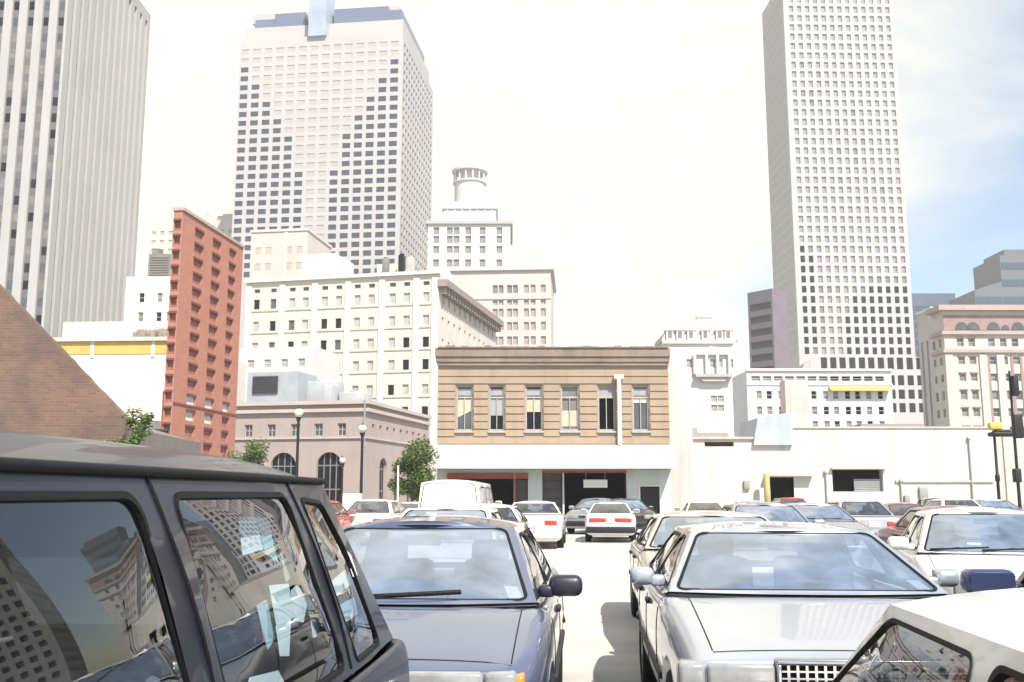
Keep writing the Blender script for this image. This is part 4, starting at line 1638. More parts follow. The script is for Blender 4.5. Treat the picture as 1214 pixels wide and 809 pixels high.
def lower_body(sp):
    L_, W, c = sp['L'], sp['W'], sp
    hw = W / 2
    zl = sp.get('zlow', .22)
    zb = sp['belt']
    st = []

    def S(y, zsh, ztop, k, trough=False, zlow=None):
        st.append((y, zl if zlow is None else zlow, zsh, ztop, hw * k, trough))
    h0, hc = sp['hood0'], sp['cowl']
    ro = sp.get('nose_round', .05)
    S(0, h0 - .04, h0 - .03, sp.get('k0', .90), zlow=zl + .08)
    S(ro, h0 - .015, h0 + .005, sp.get('k0', .90) + .02)
    S(.30, lerp(h0, hc, .15), lerp(h0, hc, .25) + .02, .965)
    S(sp['yc'] * .65, lerp(h0, hc, .62), lerp(h0, hc, .75) + .02, .99)
    S(sp['yc'] - .06, hc - .02, hc + .01, 1.0)
    S(sp['yc'] + .10, zb, zb - .02, 1.0, True)
    ym = (sp['yc'] + sp['yd']) / 2
    S(ym, zb, zb, 1.0, True)
    S(sp['yd'] - .12, zb, zb, 1.0, True)
    S(sp['yd'] + .06, sp['deck'] - .02, sp['deck'], .99)
    S(L_ - .25, sp['tail'] - .03, sp['tail'] - .005, .96)
    S(L_ - ro, sp['tail'] - .05, sp['tail'] - .03, .92)
    S(L_, sp['tail'] - .09, sp['tail'] - .07, .89, zlow=zl + .08)
    rings = []
    for (y, z0, zsh, zt, w, tr) in st:
        zm = lerp(z0, zsh, .62)
        sh = sp.get('shoulder', .07)
        half = [(0, z0), (w * .7, z0), (w * .93, z0 + .02), (w * .985, z0 + .16), (w, zm), (w - .012, zsh - .08), (w - sh, zsh)]
        if tr:
            half += [(w - sh - .07, zsh - .12), (w - sh - .12, zb - .42), (0, zb - .42)]
        else:
            half += [(w - sh - .07, lerp(zsh, zt, .5)), (w * .5, zt), (0, zt)]
        ring = [V((x, y, z)) for x, z in half] + [V((-x, y, z)) for x, z in half[-2:0:-1]]
        rings.append(ring)
    n = len(rings[0])
    k = 10
    vs = [p for r in rings for p in r]
    fs, ms = [], []
    for a in range(len(rings) - 1):
        for i in range(n):
            j = (i + 1) % n
            fs.append((a * n + i, a * n + j, (a + 1) * n + j, (a + 1) * n + i))
            ii = i if i < k - 1 else n - 1 - i
            ms.append(1 if (st[a][5] or st[a + 1][5]) and ii >= 7 and i not in (6,) and ii not in (6,) else 0)
    for base, rev in ((0, False), ((len(rings) - 1) * n, True)):
        prs = [(base + 0,)] + [(base + i, base + n - i) for i in range(1, k - 1)] + [(base + k - 1,)]
        for a, b in zip(prs[:-1], prs[1:]):
            f = (a[0], b[0], *((b[1],) if len(b) > 1 else ()), *((a[1],) if len(a) > 1 else ()))
            fs.append(tuple(dict.fromkeys(f)) if not rev else tuple(dict.fromkeys(f))[::-1])
            ms.append(0)
    me = bpy.data.meshes.new('body')
    me.from_pydata(vs, [], fs)
    for x in (m_seal, m_seal, m_seal):
        me.materials.append(x)
    me.polygons.foreach_set('material_index', ms)
    me.polygons.foreach_set('use_smooth', [True] * len(fs))
    bm = bmesh.new()
    bm.from_mesh(me)
    bmesh.ops.recalc_face_normals(bm, faces=bm.faces)
    bm.to_mesh(me)
    bm.free()
    o = bpy.data.objects.new('body_source', me)
    COL.objects.link(o)
    sm = o.modifiers.new('s', 'SUBSURF')
    sm.levels = sm.render_levels = 2
    cut = MB()
    for yw in (sp['yfw'], sp['yrw']):
        for sx in (-1, 1):
            cut.cyl((sx * (hw - .30), yw, sp.get('rw', .31)), (sx * (hw + .12), yw, sp.get('rw', .31)), sp.get('rw', .31) + .055, None, 28, 2, True, True)
    co = cut.build('cutter', [m_seal] * 3, fix=True)
    bo = o.modifiers.new('b', 'BOOLEAN')
    bo.object = co
    bo.operation = 'DIFFERENCE'
    bo.solver = 'EXACT'
    dg = bpy.context.evaluated_depsgraph_get()
    dg.update()
    res = bpy.data.meshes.new_from_object(o.evaluated_get(dg))
    bpy.data.objects.remove(o)
    bpy.data.objects.remove(co)
    res.name = 'body'
    return res


def wheel_parts(parent, x, y, r, w, sx):
    T = Matrix.Translation((x, y, r)) @ Matrix.Rotation(sx * math.pi / 2, 4, 'Y')
    t = MB()
    t.lathe([(r * .62, -w / 2), (r * .92, -w / 2), (r, -w * .36), (r, w * .36), (r * .92, w / 2), (r * .62, w / 2), (r * .62, -w / 2)], 30, 0, T)
    wo = t.build('wheel', m_tyre, parent)
    q = MB()
    q.lathe([(r * .63, w * .46), (r * .56, w * .40), (r * .50, w * .30), (r * .2, w * .38), (r * .16, w * .46), (.001, w * .46)], 26, 0, T)
    for k in range(8):
        a = 2 * math.pi * k / 8
        q.box((math.cos(a) * r * .38 - .02, math.sin(a) * r * .38 - .02, w * .33), (math.cos(a) * r * .38 + .02, math.sin(a) * r * .38 + .02, w * .365), 0, T)
    q.build('rim', m_rim, wo)


def make_car(name, label, cat, sp, pm, group=None):
    """nose at local y = 0 side (-L/2), tail at +L/2"""
    root = thing(name, label, cat, (0, 0, 0), 0, group)
    L_, W = sp['L'], sp['W']
    off = V((0, -L_ / 2, 0))
    hw = W / 2
    res = lower_body(sp)
    bvh_me = res
    bv = BVHTree.FromPolygons([v.co.copy() for v in res.vertices], [tuple(p.vertices) for p in res.polygons])
    for v in res.vertices:
        v.co += off
    res.materials.clear()
    for x in (pm, m_lining, m_seal):
        res.materials.append(x)
    body = link('body', res, root)

    def fin(mb, nm, mm, parent=root, fix=False):
        for p in mb.v:
            p += off
        return mb.build(nm, mm, parent, fix=fix)

    # ---- cabin panels
    hb = hw - sp.get('shoulder', .07) - .01
    hr = sp['hr']
    zb, zc, zd = sp['belt'], sp['cowl'] - .015, sp['deck'] - .02
    zr, zrr = sp['roof'], sp.get('roof_rear', sp['roof'])
    yc, yf, yr, yd = sp['yc'], sp['yf'], sp['yr'], sp['yd']
    bow, camb, crown = sp.get('bow', .16), sp.get('camber', .045), sp.get('crown', .02)
    hf = sp.get('hr_front', hr)
    hq = sp.get('hr_rear', hr)
    hbd = sp.get('hb_rear', hb - .03)
    hbc = hb - .02

    def wscr(u, v):
        s = u * 2 - 1
        q = 1 - s * s
        return V((s * lerp(hbc, hf, v), lerp(yc, yf, v) - q * lerp(bow, bow * .55, v), lerp(zc, zr, v) + q * camb * v + q * .025 * math.sin(math.pi * v)))

    def back(u, v):
        s = u * 2 - 1
        q = 1 - s * s
        return V((s * lerp(hbd, hq, v), lerp(yd, yr, v) + q * lerp(.10, .05, v), lerp(zd, zrr, v) + q * camb * v + q * .02 * math.sin(math.pi * v)))

    def roof(u, v):
        s = u * 2 - 1
        q = 1 - s * s
        rnd_ = 1 - abs(s) ** sp.get('roof_pow', 2.0)
        y0, y1 = yf - q * bow * .55, yr + q * .05
        e = min(v, 1 - v) * 2
        cb = lerp(q, rnd_, min(1, e * 4)) if sp.get('roof_pow') else q
        return V((s * lerp(hf, hr, min(1, v * 3)) if v < .5 else s * lerp(hq, hr, min(1, (1 - v) * 3)), lerp(y0, y1, v), lerp(zr, zrr, v) + cb * camb + crown * math.sin(math.pi * v) * (1 - s ** 4)))

    def top(u):
        x = lerp(hf, hr, min(1, u * 3)) if u < .5 else lerp(hq, hr, min(1, (1 - u) * 3))
        return V((x, lerp(yf, yr, u), lerp(zr, zrr, u)))

    def side(sx):
        def f(u, v):
            bx = lerp(hbc, hbd, u) + (hb - lerp(hbc, hbd, u)) * min(1, 6 * min(u, 1 - u))
            bp = V((bx, lerp(yc, yd, u), lerp(zc, zd, u) if not (0 < u < 1) else lerp(lerp(zc, zd, u), zb - .02, min(1, 8 * min(u, 1 - u)))))
            t = top(u)
            p = bp.lerp(t, v)
            p.x += .03 * math.sin(math.pi * v) * math.sin(math.pi * u) ** .5 if 0 < u < 1 else 0
            return V((p.x * sx, p.y, p.z))
        return f

    def uv_of(y, z):
        v = (z - (zb - .02)) / (zr - zb + .02)
        y0, y1 = lerp(yc, yf, v), lerp(yd, yr, v)
        return ((y - y0) / (y1 - y0), v)
    cab = MB()
    # windscreen
    m = sp.get('pillar', .06)
    Lu, Lv = 2 * hbc, math.hypot(yf - yc, zr - zc)
    hole = [(u / Lu, v / Lv) for u, v in rounded([(m * .8, .03), (Lu - m * .8, .03), (Lu - m * 1.25, Lv - .045), (m * 1.25, Lv - .045)], .06)]
    pw = Patch(wscr, 14, 6, Lu, Lv, [hole], V((0, -.6, .8)))
    pw.add(cab, 0)
    pw.add(cab, 0, -.02, 1, True)
    g = MB()
    pw.add(g, 1, -.004)
    gw = fin(g, 'windscreen', sp.get('g_front', g_wind))
    g = MB()
    pw.ring(g, hole, -.009, .009, .004)
    fin(g, 'window_seal', m_seal, gw)
    # rear window
    Lu, Lv = 2 * hbd, math.hypot(yd - yr, zrr - zd)
    hole = [(u / Lu, v / Lv) for u, v in rounded([(m, .05), (Lu - m, .05), (Lu - m * 1.7, Lv - .06), (m * 1.7, Lv - .06)], .07)]
    pb = Patch(back, 12, 5, Lu, Lv, [hole], V((0, .6, .8)))
    pb.add(cab, 0)
    pb.add(cab, 0, -.02, 1, True)
    g = MB()
    pb.add(g, 1, -.004)
    gw = fin(g, 'rear_window', sp.get('g_far', sp.get('g_side', g_side)))
    g = MB()
    pb.ring(g, hole, -.012, .012, .004)
    fin(g, 'window_seal', m_seal, gw)
    # roof
    pr = Patch(roof, 14, 12, 2 * hr, yr - yf, [], V((0, 0, 1)))
    pr.add(cab, 0)
    pr.add(cab, 0, -.025, 1, True)
    # sides
    for sx in (-1, 1):
        Lu, Lv = yd - yc, math.hypot(zr - zb, hb - hr)
        hs = []
        for poly in sp['sidewin']:
            met = rounded(poly, sp.get('wr', .05))
            hs.append([uv_of(*p) for p in met])
        ps = Patch(side(sx), 18, 6, Lu, Lv, hs, V((sx, 0, .2)))
        ps.add(cab, 0)
        ps.add(cab, 0, -.02, 1, True)
        for k, h in enumerate(hs):
            g = MB()
            ps.add(g, k + 1, -.006)
            gw = fin(g, 'side_window', sp.get('g_far', sp.get('g_side', g_side)) if sx < 0 else sp.get('g_side', g_side))
            g = MB()
            wsl = sp.get('seal', .012)
            ps.ring(g, h, -wsl, wsl, .004)
            fin(g, 'window_seal', m_seal, gw)
        # door seams on the upper frame
        if sp.get('seams_up'):
            for (ya, yb) in sp['seams_up']:
                g = MB()
                pts = []
                for t in range(9):
                    z = lerp(zb - .0, zr - .005, t / 8)
                    u, v = uv_of(lerp(ya, yb, t / 8), z)
                    pts.append(side(sx)(u, v) + ps.N(u, v) * .001)
                g.tube(pts, sp.get('seam_r', .005), 6)
                fin(g, 'door_seam', m_seal)
        if sp.get('gutter'):
            g = MB()
            pts = [top(t / 20) for t in range(21)]
            pts = [V((p.x * sx + sx * .008, p.y, p.z + sp.get('gut_dz', 0))) for p in pts]
            g.tube(pts, .011, 8)
            fin(g, 'roof_gutter', m_seal)
    fin(cab, 'cabin', [pm, m_lining])

    # ---- things on the shell
    def hit(o, d):
        r = bv.ray_cast(V(o), V(d))
        return r[0]
    for ys in sp.get('seams', []):
        for sx in (-1, 1):
            seam = MB()
            pts = []
            for t in range(10):
                z = lerp(.36, zb - .03, t / 9)
                h = hit((sx * 2, ys, z), (-sx, 0, 0))
                if h:
                    pts.append(h)
            seam.tube(pts, .004, 5)
            fin(seam, 'door_seam', m_seal)
    seam = MB()
    for sx in (-1, 1):
        pts = []
        for t in range(14):
            y = lerp(.12, yc - .05, t / 13)
            h = hit((sx * (hw - .17), y, 2), (0, 0, -1))
            if h:
                pts.append(h)
        seam.tube(pts, .004, 5)
    pts = []
    for t in range(13):
        x = lerp(-hw + .17, hw - .17, t / 12)
        h = hit((x, .10, 2), (0, 0, -1))
        if h:
            pts.append(h)
    seam.tube(pts, .004, 5)
    fin(seam, 'bonnet_seam', m_seal)
    if sp.get('rubstrip', True):
        for sx in (-1, 1):
            rub = MB()
            pts = []
            for t in range(24):
                y = lerp(.35, L_ - .35, t / 23)
                h = hit((sx * 2, y, .52), (-sx, 0, 0))
                if h and abs(h.x) > hw - .09:
                    pts.append(h)
            for a, b_ in zip(pts[:-1], pts[1:]):
                if abs(a.y - b_.y) < .25:
                    rub.cyl(a, b_, .022, n=6)
                elif rub.f:
                    fin(rub, 'side_moulding', sp.get('m_rub', m_trim))
                    rub = MB()
            if rub.f:
                fin(rub, 'side_moulding', sp.get('m_rub', m_trim))
    # handles
    for sx in (-1, 1):
        for yh in sp.get('handles', []):
            h = hit((sx * 2, yh, zb - .12), (-sx, 0, 0))
            if h:
                g = MB()
                g.rbox(h + V((sx * .01, 0, 0)), (.03, .16, .035), .01)
                fin(g, 'door_handle', sp.get('m_handle', m_trim))
    # bumpers
    bm_ = sp.get('m_bump', m_trim)
    for (y, s, k) in ((-.03, 1, sp.get('k0', .9)), (L_ + .03, -1, .89)):
        g = MB()
        z = sp.get('bump_z', .42)
        g.rbox((0, y + s * .05, z), (W * k + .06, .20, .20), .05, 3)
        for sx in (-1, 1):
            g.rbox((sx * (hw * k + .0), y + s * .26, z), (.07, .36, .19), .03, 2)
        g.box((-W * .36, y - s * .055, z - .012), (W * .36, y - s * .045, z + .012)) if s > 0 else None
        fin(g, 'bumper', bm_)
    # lamps and grille
    zf = sp['lamp_z']
    hh = sp['lamp_h']
    lw = sp['lamp_w']
    xi = sp['grille_w'] / 2
    fy = sp.get('face_y', .0)
    for sx in (-1, 1):
        g = MB()
        g.rbox((sx * (xi + .012 + lw / 2), fy + .03, zf), (lw, .10, hh), .018, 2)
        o = fin(g, 'headlight', m_lens)
        g = MB()
        g.rbox((sx * (xi + .012 + lw + .008 + sp['corner_w'] / 2), fy + .055, zf), (sp['corner_w'], .15, hh), .02, 2)
        fin(g, 'corner_lamp', sp.get('m_corner', m_lens), o)
        if sp.get('amber', True):
            g = MB()
            g.rbox((sx * (xi + .012 + lw + .018 + sp['corner_w']), fy + .10, zf - .01), (.05, .16, hh * .9), .015, 2)
            fin(g, 'turn_signal', m_amber, o)
    g = MB()
    if sp.get('grid_grille'):
        g.box((-xi, fy + .0, zf - hh / 2), (xi, fy + .05, zf + hh / 2))
        gr = fin(g, 'grille', m_seal)
        g = MB()
        nx, nz_ = 22, 5
        for i in range(nx + 1):
            x = -xi + 2 * xi * i / nx
            g.box((x - .006, fy - .02, zf - hh / 2), (x + .006, fy - .002, zf + hh / 2))
        for j in range(nz_ + 1):
            z = zf - hh / 2 + hh * j / nz_
            g.box((-xi, fy - .018, z - .004), (xi, fy - .004, z + .004))
        g.rbox((0, fy - .01, zf + hh / 2 + .012), (2 * xi + .03, .05, .03), .008)
        for sx in (-1, 1):
            g.rbox((sx * (xi + .002), fy - .01, zf), (.022, .05, hh), .006)
        fin(g, 'grille_grid', m_chrome, gr)
    else:
        g.rbox((0, fy + .03, zf), (2 * xi, .08, hh), .015)
        gr = fin(g, 'grille', pm)
        g = MB()
        g.box((-xi * .86, fy - .02, zf - hh * .3), (xi * .86, fy - .012, zf + hh * .22))
        fin(g, 'grille_slot', m_trim, gr)
    # tail lamps, plate
    zt = sp['tail'] - .20
    for sx in (-1, 1):
        g = MB()
        g.rbox((sx * (hw * .80 - sp.get('tl_w', .36) / 2), L_ - .012, zt), (sp.get('tl_w', .36), .07, sp.get('tl_h', .13)), .02)
        fin(g, 'tail_light', m_red)
    g = MB()
    g.rbox((0, L_ + .005, zt - .02), (.32, .03, .15), .008)
    fin(g, 'number_plate', m_plate)
    # mirrors
    for sx in (-1, 1):
        if sx not in sp.get('mirror_sides', (-1, 1)):
            continue
        ms = sp.get('mirror', (.22, .13, .14))
        ym = yc + sp.get('mirror_y', .42)
        c = V((sx * (hb + .035 + ms[0] / 2), ym, zb + .02 + ms[2] / 2 + sp.get('mirror_dz', 0)))
        g = MB()
        g.rbox(c, ms, .045, 3)
        g.rbox((sx * (hb + .02), ym + .01, zb + .05), (.10, .10, .07), .02)
        o = fin(g, 'wing_mirror', sp.get('m_mirror', pm))
        g = MB()
        g.box((c.x - ms[0] * .42, c.y + ms[1] / 2 + .001, c.z - ms[2] * .38), (c.x + ms[0] * .42, c.y + ms[1] / 2 + .004, c.z + ms[2] * .38))
        fin(g, 'mirror_glass', sp.get('m_mglass', m_chrome), o)
    # wipers
    for x0, x1 in sp.get('wipers', ((-.10 * W, .26 * W), (-.38 * W, -.06 * W))):
        g = MB()

        def wp(x, v):
            u = x / (2 * hbc) + .5
            return wscr(u, v) + pw.N(u, v) * .022
        g.tube([wp(lerp(x0, x1, t / 6), lerp(.035, .085, t / 6)) for t in range(7)], sp.get('wiper_r', .009), 6)
        g.tube([wp(x0, .0), wp(lerp(x0, x1, .5), .075)], .007, 6)
        fin(g, 'wiper', m_seal)
    if sp.get('sticker'):
        u0, u1, v0, v1 = .905, .955, .06, .20
        g = MB()
        g.face([wscr(u, v) - pw.N(u, v) * .008 for u, v in ((u0, v0), (u1, v0), (u1 - .012, v1), (u0 - .012, v1))])
        fin(g, 'windscreen_sticker', m_plate)
        for x in (-.1, .2):
            g = MB()
            g.rbox((x, yc + .12, zb + .0), (.22, .16, .02), .006)
            fin(g, 'dashboard_papers', m_plate)
    # cabin inside
    g = MB()
    g.rbox((0, yc + .28, zb - .14), (2 * hb - .12, .5, .22), .06)
    fin(g, 'dashboard', m_dash)
    rows = sp.get('seat_rows', [(yf + .45, True), (yr - .25, False)])
    for ys, heads in rows:
        for sx in (-1, 1):
            g = MB()
            T = Matrix.Translation((sx * .36, ys, zb - .42)) @ Matrix.Rotation(-.24, 4, 'X')
            g.rbox((0, 0, .26), (.50, .12, .62), .05, 2, 0, T)
            if heads:
                g.rbox((0, .01, .66), (.26, .09, .17), .04, 2, 0, T)
            fin(g, 'seat', m_seat)
    g = MB()
    T = Matrix.Translation((.36, yc + .55, zb - .03)) @ Matrix.Rotation(-1.1, 4, 'X')
    tor = [(.18 + .014 * math.cos(a), .014 * math.sin(a)) for a in [2 * math.pi * k / 8 for k in range(9)]]
    g.lathe(tor, 24, 0, T)
    g.box((-.17, -.02, -.02), (.17, .02, -.005), 0, T)
    fin(g, 'steering_wheel', m_dash)
    g = MB()
    u, v = .5, .90
    c = wscr(u, v) - pw.N(u, v) * .09
    g.rbox(c, (.24, .03, .07), .015)
    fin(g, 'rear_view_mirror', m_dash)
    # wheels
    rw = sp.get('rw', .31)
    for yw in (sp['yfw'], sp['yrw']):
        for sx in (-1, 1):
            wheel_parts(root, sx * (hw - .115), yw - L_ / 2, rw, .19, sx)
    return root


def place(root, x, Y, psi=4.2, away=False, L_=None):
    """x, Y: middle of the end that faces the camera"""
    p = R(psi)
    d = V((math.sin(p), math.cos(p), 0))
    c = V((x, Y, 0)) + d * (L_ / 2)
    root.location = c
    root.rotation_euler.z = -p + (math.pi if away else 0)


def recolour(root_copy, old, new):
    stack = [root_copy]
    ch = {}
    for o in bpy.data.objects:
        if o.parent:
            ch.setdefault(o.parent, []).append(o)
    while stack:
        o = stack.pop()
        stack += ch.get(o, [])
        for sl in getattr(o, 'material_slots', []):
            if sl.material == old:
                sl.link = 'OBJECT'
                sl.material = new


p_blue = paint('faded_blue_metallic', (.105, .13, .205), .3, .30, 1.0)
p_silver = paint('silver_paint', (.43, .45, .49), .4, .30, 1.0)
p_gold = paint('champagne_paint', (.60, .51, .42), .2, .35, .8)
p_white = paint('white_paint', (.74, .72, .67), 0, .35, .8)
p_navy = paint('navy_paint', (.035, .048, .11), .1, .3, 1.0)
p_van = paint('charcoal_navy_paint', (.016, .017, .030), .0, .42, .30, var=.12)
p_mar = paint('maroon_paint', (.28, .10, .10), .2, .35, .8)
p_grey = paint('pewter_paint', (.33, .34, .36), .35, .35, .8)
p_red = paint('red_paint', (.50, .07, .04), 0, .35, .8)
p_black = paint('dark_paint', (.03, .03, .035), .1, .3, 1.0)

SED = dict(L=4.5, W=1.72, belt=.93, hood0=.785, cowl=.965, yc=1.12, yf=1.92, yr=3.15, yd=3.82, deck=.97, tail=.95, roof=1.335, hr=.575,
           yfw=.86, yrw=3.46, sidewin=[[(1.36, .96), (2.32, .96), (2.30, 1.285), (2.00, 1.285)], [(2.42, .96), (3.42, .96), (3.10, 1.285), (2.40, 1.285)]],
           lamp_z=.69, lamp_h=.145, lamp_w=.36, grille_w=.40, corner_w=.14, seams=[1.28, 2.36, 3.3], handles=[2.12, 3.08], k0=.88)
BOX = dict(L=4.6, W=1.80, belt=.95, hood0=.815, cowl=.985, yc=1.42, yf=2.16, yr=3.22, yd=3.62, deck=.99, tail=.95, roof=1.30, hr=.60,
           yfw=.86, yrw=3.56, sidewin=[[(1.62, .975), (2.46, .975), (2.44, 1.26), (2.22, 1.26)], [(2.56, .975), (3.42, .975), (3.14, 1.26), (2.54, 1.26)]],
           lamp_z=.71, lamp_h=.155, lamp_w=.31, grille_w=.90, corner_w=.12, seams=[1.52, 2.52, 3.4], handles=[2.3, 3.2], grid_grille=True, k0=.955,
           nose_round=.02, shoulder=.05, camber=.035, m_bump=m_chrome, amber=False, bow=.14, pillar=.05)
COUPE = dict(L=4.4, W=1.70, belt=.88, hood0=.68, cowl=.90, yc=1.15, yf=1.95, yr=2.80, yd=3.72, deck=.93, tail=.93, roof=1.225, hr=.56,
             yfw=.85, yrw=3.40, sidewin=[[(1.42, .90), (2.46, .90), (2.44, 1.185), (2.06, 1.195)], [(2.60, .90), (3.18, .90), (2.80, 1.185), (2.58, 1.185)]],
             lamp_z=.60, lamp_h=.11, lamp_w=.40, grille_w=.42, corner_w=.12, seams=[1.25, 2.52], handles=[2.36], tl_w=.56, tl_h=.12, seal=.012,
             g_side=g_dark, camber=.05)
WAG = dict(SED)
WAG.update(L=4.5, yr=3.85, yd=4.30, deck=.95, tail=.93, sidewin=[[(1.36, .96), (2.32, .96), (2.30, 1.285), (2.00, 1.285)], [(2.42, .96), (3.28, .96), (3.28, 1.285), (2.40, 1.285)], [(3.38, .96), (4.02, .96), (3.86, 1.285), (3.38, 1.285)]])
CARGO = dict(L=5.0, W=1.95, belt=1.18, hood0=1.02, cowl=1.16, yc=.62, yf=1.30, yr=4.86, yd=4.97, deck=1.16, tail=1.13, roof=1.86, hr=.80,
             yfw=.95, yrw=3.9, rw=.34, sidewin=[[(1.05, 1.22), (1.85, 1.22), (1.85, 1.74), (1.36, 1.74)], [(2.1, 1.22), (3.1, 1.22), (3.1, 1.74), (2.1, 1.74)], [(3.3, 1.22), (4.5, 1.22), (4.5, 1.74), (3.3, 1.74)]],
             lamp_z=.82, lamp_h=.16, lamp_w=.22, grille_w=.9, corner_w=.1, seams=[1.9, 3.2], handles=[1.7], tl_w=.14, tl_h=.4, camber=.09, g_side=p_white, seat_rows=[(1.9, True)])

# ---- minivan in the left foreground (nose behind us, tail ahead)
LV = 4.5
s0 = 4.42 - LV             # axis station of the nose
yy = lambda s: s - s0      # station along the van -> local y
VAN = dict(L=LV, W=1.84, belt=.985, hood0=.86, cowl=1.0, yc=yy(.35), yf=yy(.95), yr=yy(3.50), yd=yy(4.24), deck=.97, tail=.965, roof=1.595, hr=.755,
           yfw=yy(.42), yrw=yy(3.2), rw=.32, zlow=.25, shoulder=.035, camber=.075, crown=.02, roof_pow=5.0,
           sidewin=[[(yy(.95), 1.0), (yy(2.06), 1.0), (yy(1.87), 1.548), (yy(1.02), 1.545)],
                    [(yy(2.22), 1.0), (yy(3.21), 1.0), (yy(2.875), 1.548), (yy(2.045), 1.548)],
                    [(yy(3.385), .99), (yy(3.84), .99), (yy(3.56), 1.36), (yy(3.38), 1.52), (yy(3.065), 1.535)]],
           wr=.05, seal=.007, seams_up=[(yy(2.15), yy(1.945)), (yy(3.30), yy(2.95))], seam_r=.005, gutter=True, gut_dz=.0,
           lamp_z=.72, lamp_h=.16, lamp_w=.3, grille_w=.6, corner_w=.12, seams=[yy(2.06), yy(3.16)], handles=[yy(1.9)], tl_w=.14, tl_h=.34,
           rubstrip=False, g_side=g_van, g_far=g_deep, g_front=g_deep, mirror_sides=(-1,), hb_rear=.83, hr_rear=.70,
           seat_rows=[(yy(1.25), True), (yy(2.30), False)], bump_z=.45)
van = make_car('minivan', 'dark charcoal minivan with tinted windows filling the left foreground', 'van', VAN, p_van)
# its nose lies behind the camera: turned so the tail points up the aisle
psi = R(4.2)
dv = V((math.sin(psi), math.cos(psi), 0))
rt = V((dv.y, -dv.x, 0))
LAT = .725 + .92
van.location = dv * (s0 + LV / 2) - rt * LAT
van.rotation_euler.z = -psi


def van_pt(px, py, lat):
    """a point inside the van on the plane `lat` metres left of the eye"""
    d = ray(px, py)
    t = -lat / d.dot(rt)
    return CAM + d * t


m_paper = mat('white_paper', (.82, .80, .74), .9, .04, 6)
m_paper2 = mat('bluish_paper', (.50, .60, .63), .9, .05, 6)
m_card = mat('grey_card', (.20, .22, .23), .9, .08, 6)
m_tan = mat('manila_card', (.66, .56, .36), .9, .06, 6)


def paper(label, pts, lat, mm, group):
    q = []
    for (x, y) in pts:
        la = .85
        for _ in range(4):
            z = van_pt(x, y, la).z
            la = lerp(.775, .895, (z - 1) / .55) - .028 + (lat - .80) * .45
        q.append(van_pt(x, y, la))
    c = sum(q, V()) / len(q)
    o = thing('paper_sheet', label, 'paper', c, 0, group)
    n = (q[1] - q[0]).cross(q[2] - q[0]).normalized() * .003
    mb = MB()
    k = len(q)
    vs = [p - c for p in q] + [p - c + n for p in q]
    mb.mesh(vs, [tuple(range(k)), tuple(range(2 * k - 1, k - 1, -1))] + [(i, (i + 1) % k, k + (i + 1) % k, k + i) for i in range(k)])
    me = mb.build('sheet', mm, None)
    # a single-piece thing: the sheet itself is the object
    bpy.data.objects.remove(o)
    me.name = 'paper_sheet'
    me.location = c
    tag(me, label, 'paper', group)


GP = 'papers piled inside the minivan window'
paper('tall white sheet at the top of the middle window pile', [(283, 615), (303, 613), (312, 652), (289, 658)], .98, m_paper, GP)
paper('pale blue sheet beside the top white sheet in the van', [(304, 613), (318, 616), (330, 668), (314, 656)], .99, m_paper2, GP)
paper('dark grey card leaning in the middle van window', [(316, 614), (326, 612), (338, 642), (330, 646)], 1.0, m_card, GP)
paper('manila folder standing by the rear pillar inside the van', [(330, 640), (341, 628), (352, 676), (340, 690)], 1.01, m_tan, GP)
paper('large white sheet in the middle of the van window pile', [(320, 694), (342, 692), (350, 730), (330, 748)], .95, m_paper, GP)
paper('white sheet with a torn upper edge right of the large one', [(346, 700), (352, 694), (366, 706), (360, 738), (349, 736)], .96, m_paper, GP)
paper('narrow white sheet hanging down below the large one', [(328, 742), (345, 733), (343, 778), (333, 778)], .94, m_paper, GP)
paper('white strip next to the second van pillar', [(364, 698), (370, 696), (380, 754), (372, 756)], .97, m_paper, GP)
paper('pale blue sheet low in the middle van window', [(305, 718), (318, 710), (330, 752), (318, 770)], 1.0, m_paper2, GP)
paper('white sheets lying at the bottom of the middle van window', [(297, 803), (330, 795), (340, 815), (292, 822)], .93, m_paper, GP)
paper('white envelope slanting across the rear quarter window', [(388, 694), (416, 670), (424, 686), (394, 712)], .95, m_paper, GP)
paper('small white slip at the rear edge of the quarter window', [(410, 652), (416, 658), (424, 682), (419, 684)], .90, m_paper, GP)
paper('blue folder standing low in the rear quarter window', [(396, 722), (420, 708), (424, 728), (402, 744)], .97, m_paper2, GP)
paper('grey card wedged at the foot of the rear quarter window', [(422, 740), (432, 728), (436, 752), (426, 762)], .96, m_card, GP)
paper('white shelf paper along the sill of the rear quarter window', [(414, 792), (444, 764), (447, 770), (418, 800)], .9, m_paper, GP)

# ---- blue sedan facing us
blue = make_car('blue_sedan', 'faded blue sedan facing the camera just beyond the minivan', 'car', dict(SED, m_mirror=p_van, mirror=(.20, .11, .125), mirror_y=.35, wiper_r=.014, m_bump=m_trim, sticker=True, wipers=((-.12 * 1.72, .20 * 1.72), (-.34 * 1.72, -.10 * 1.72))), p_blue)
place(blue, -.70, 4.6, 4.2, False, 4.5)
# ---- silver boxy sedan facing us
sil = make_car('silver_sedan', 'boxy silver sedan with chrome grid grille facing the camera on the right', 'car', dict(BOX, mirror=(.16, .10, .115), wipers=(), sticker=True), p_silver)
place(sil, 1.66, 4.6, 4.2, False, 4.6)
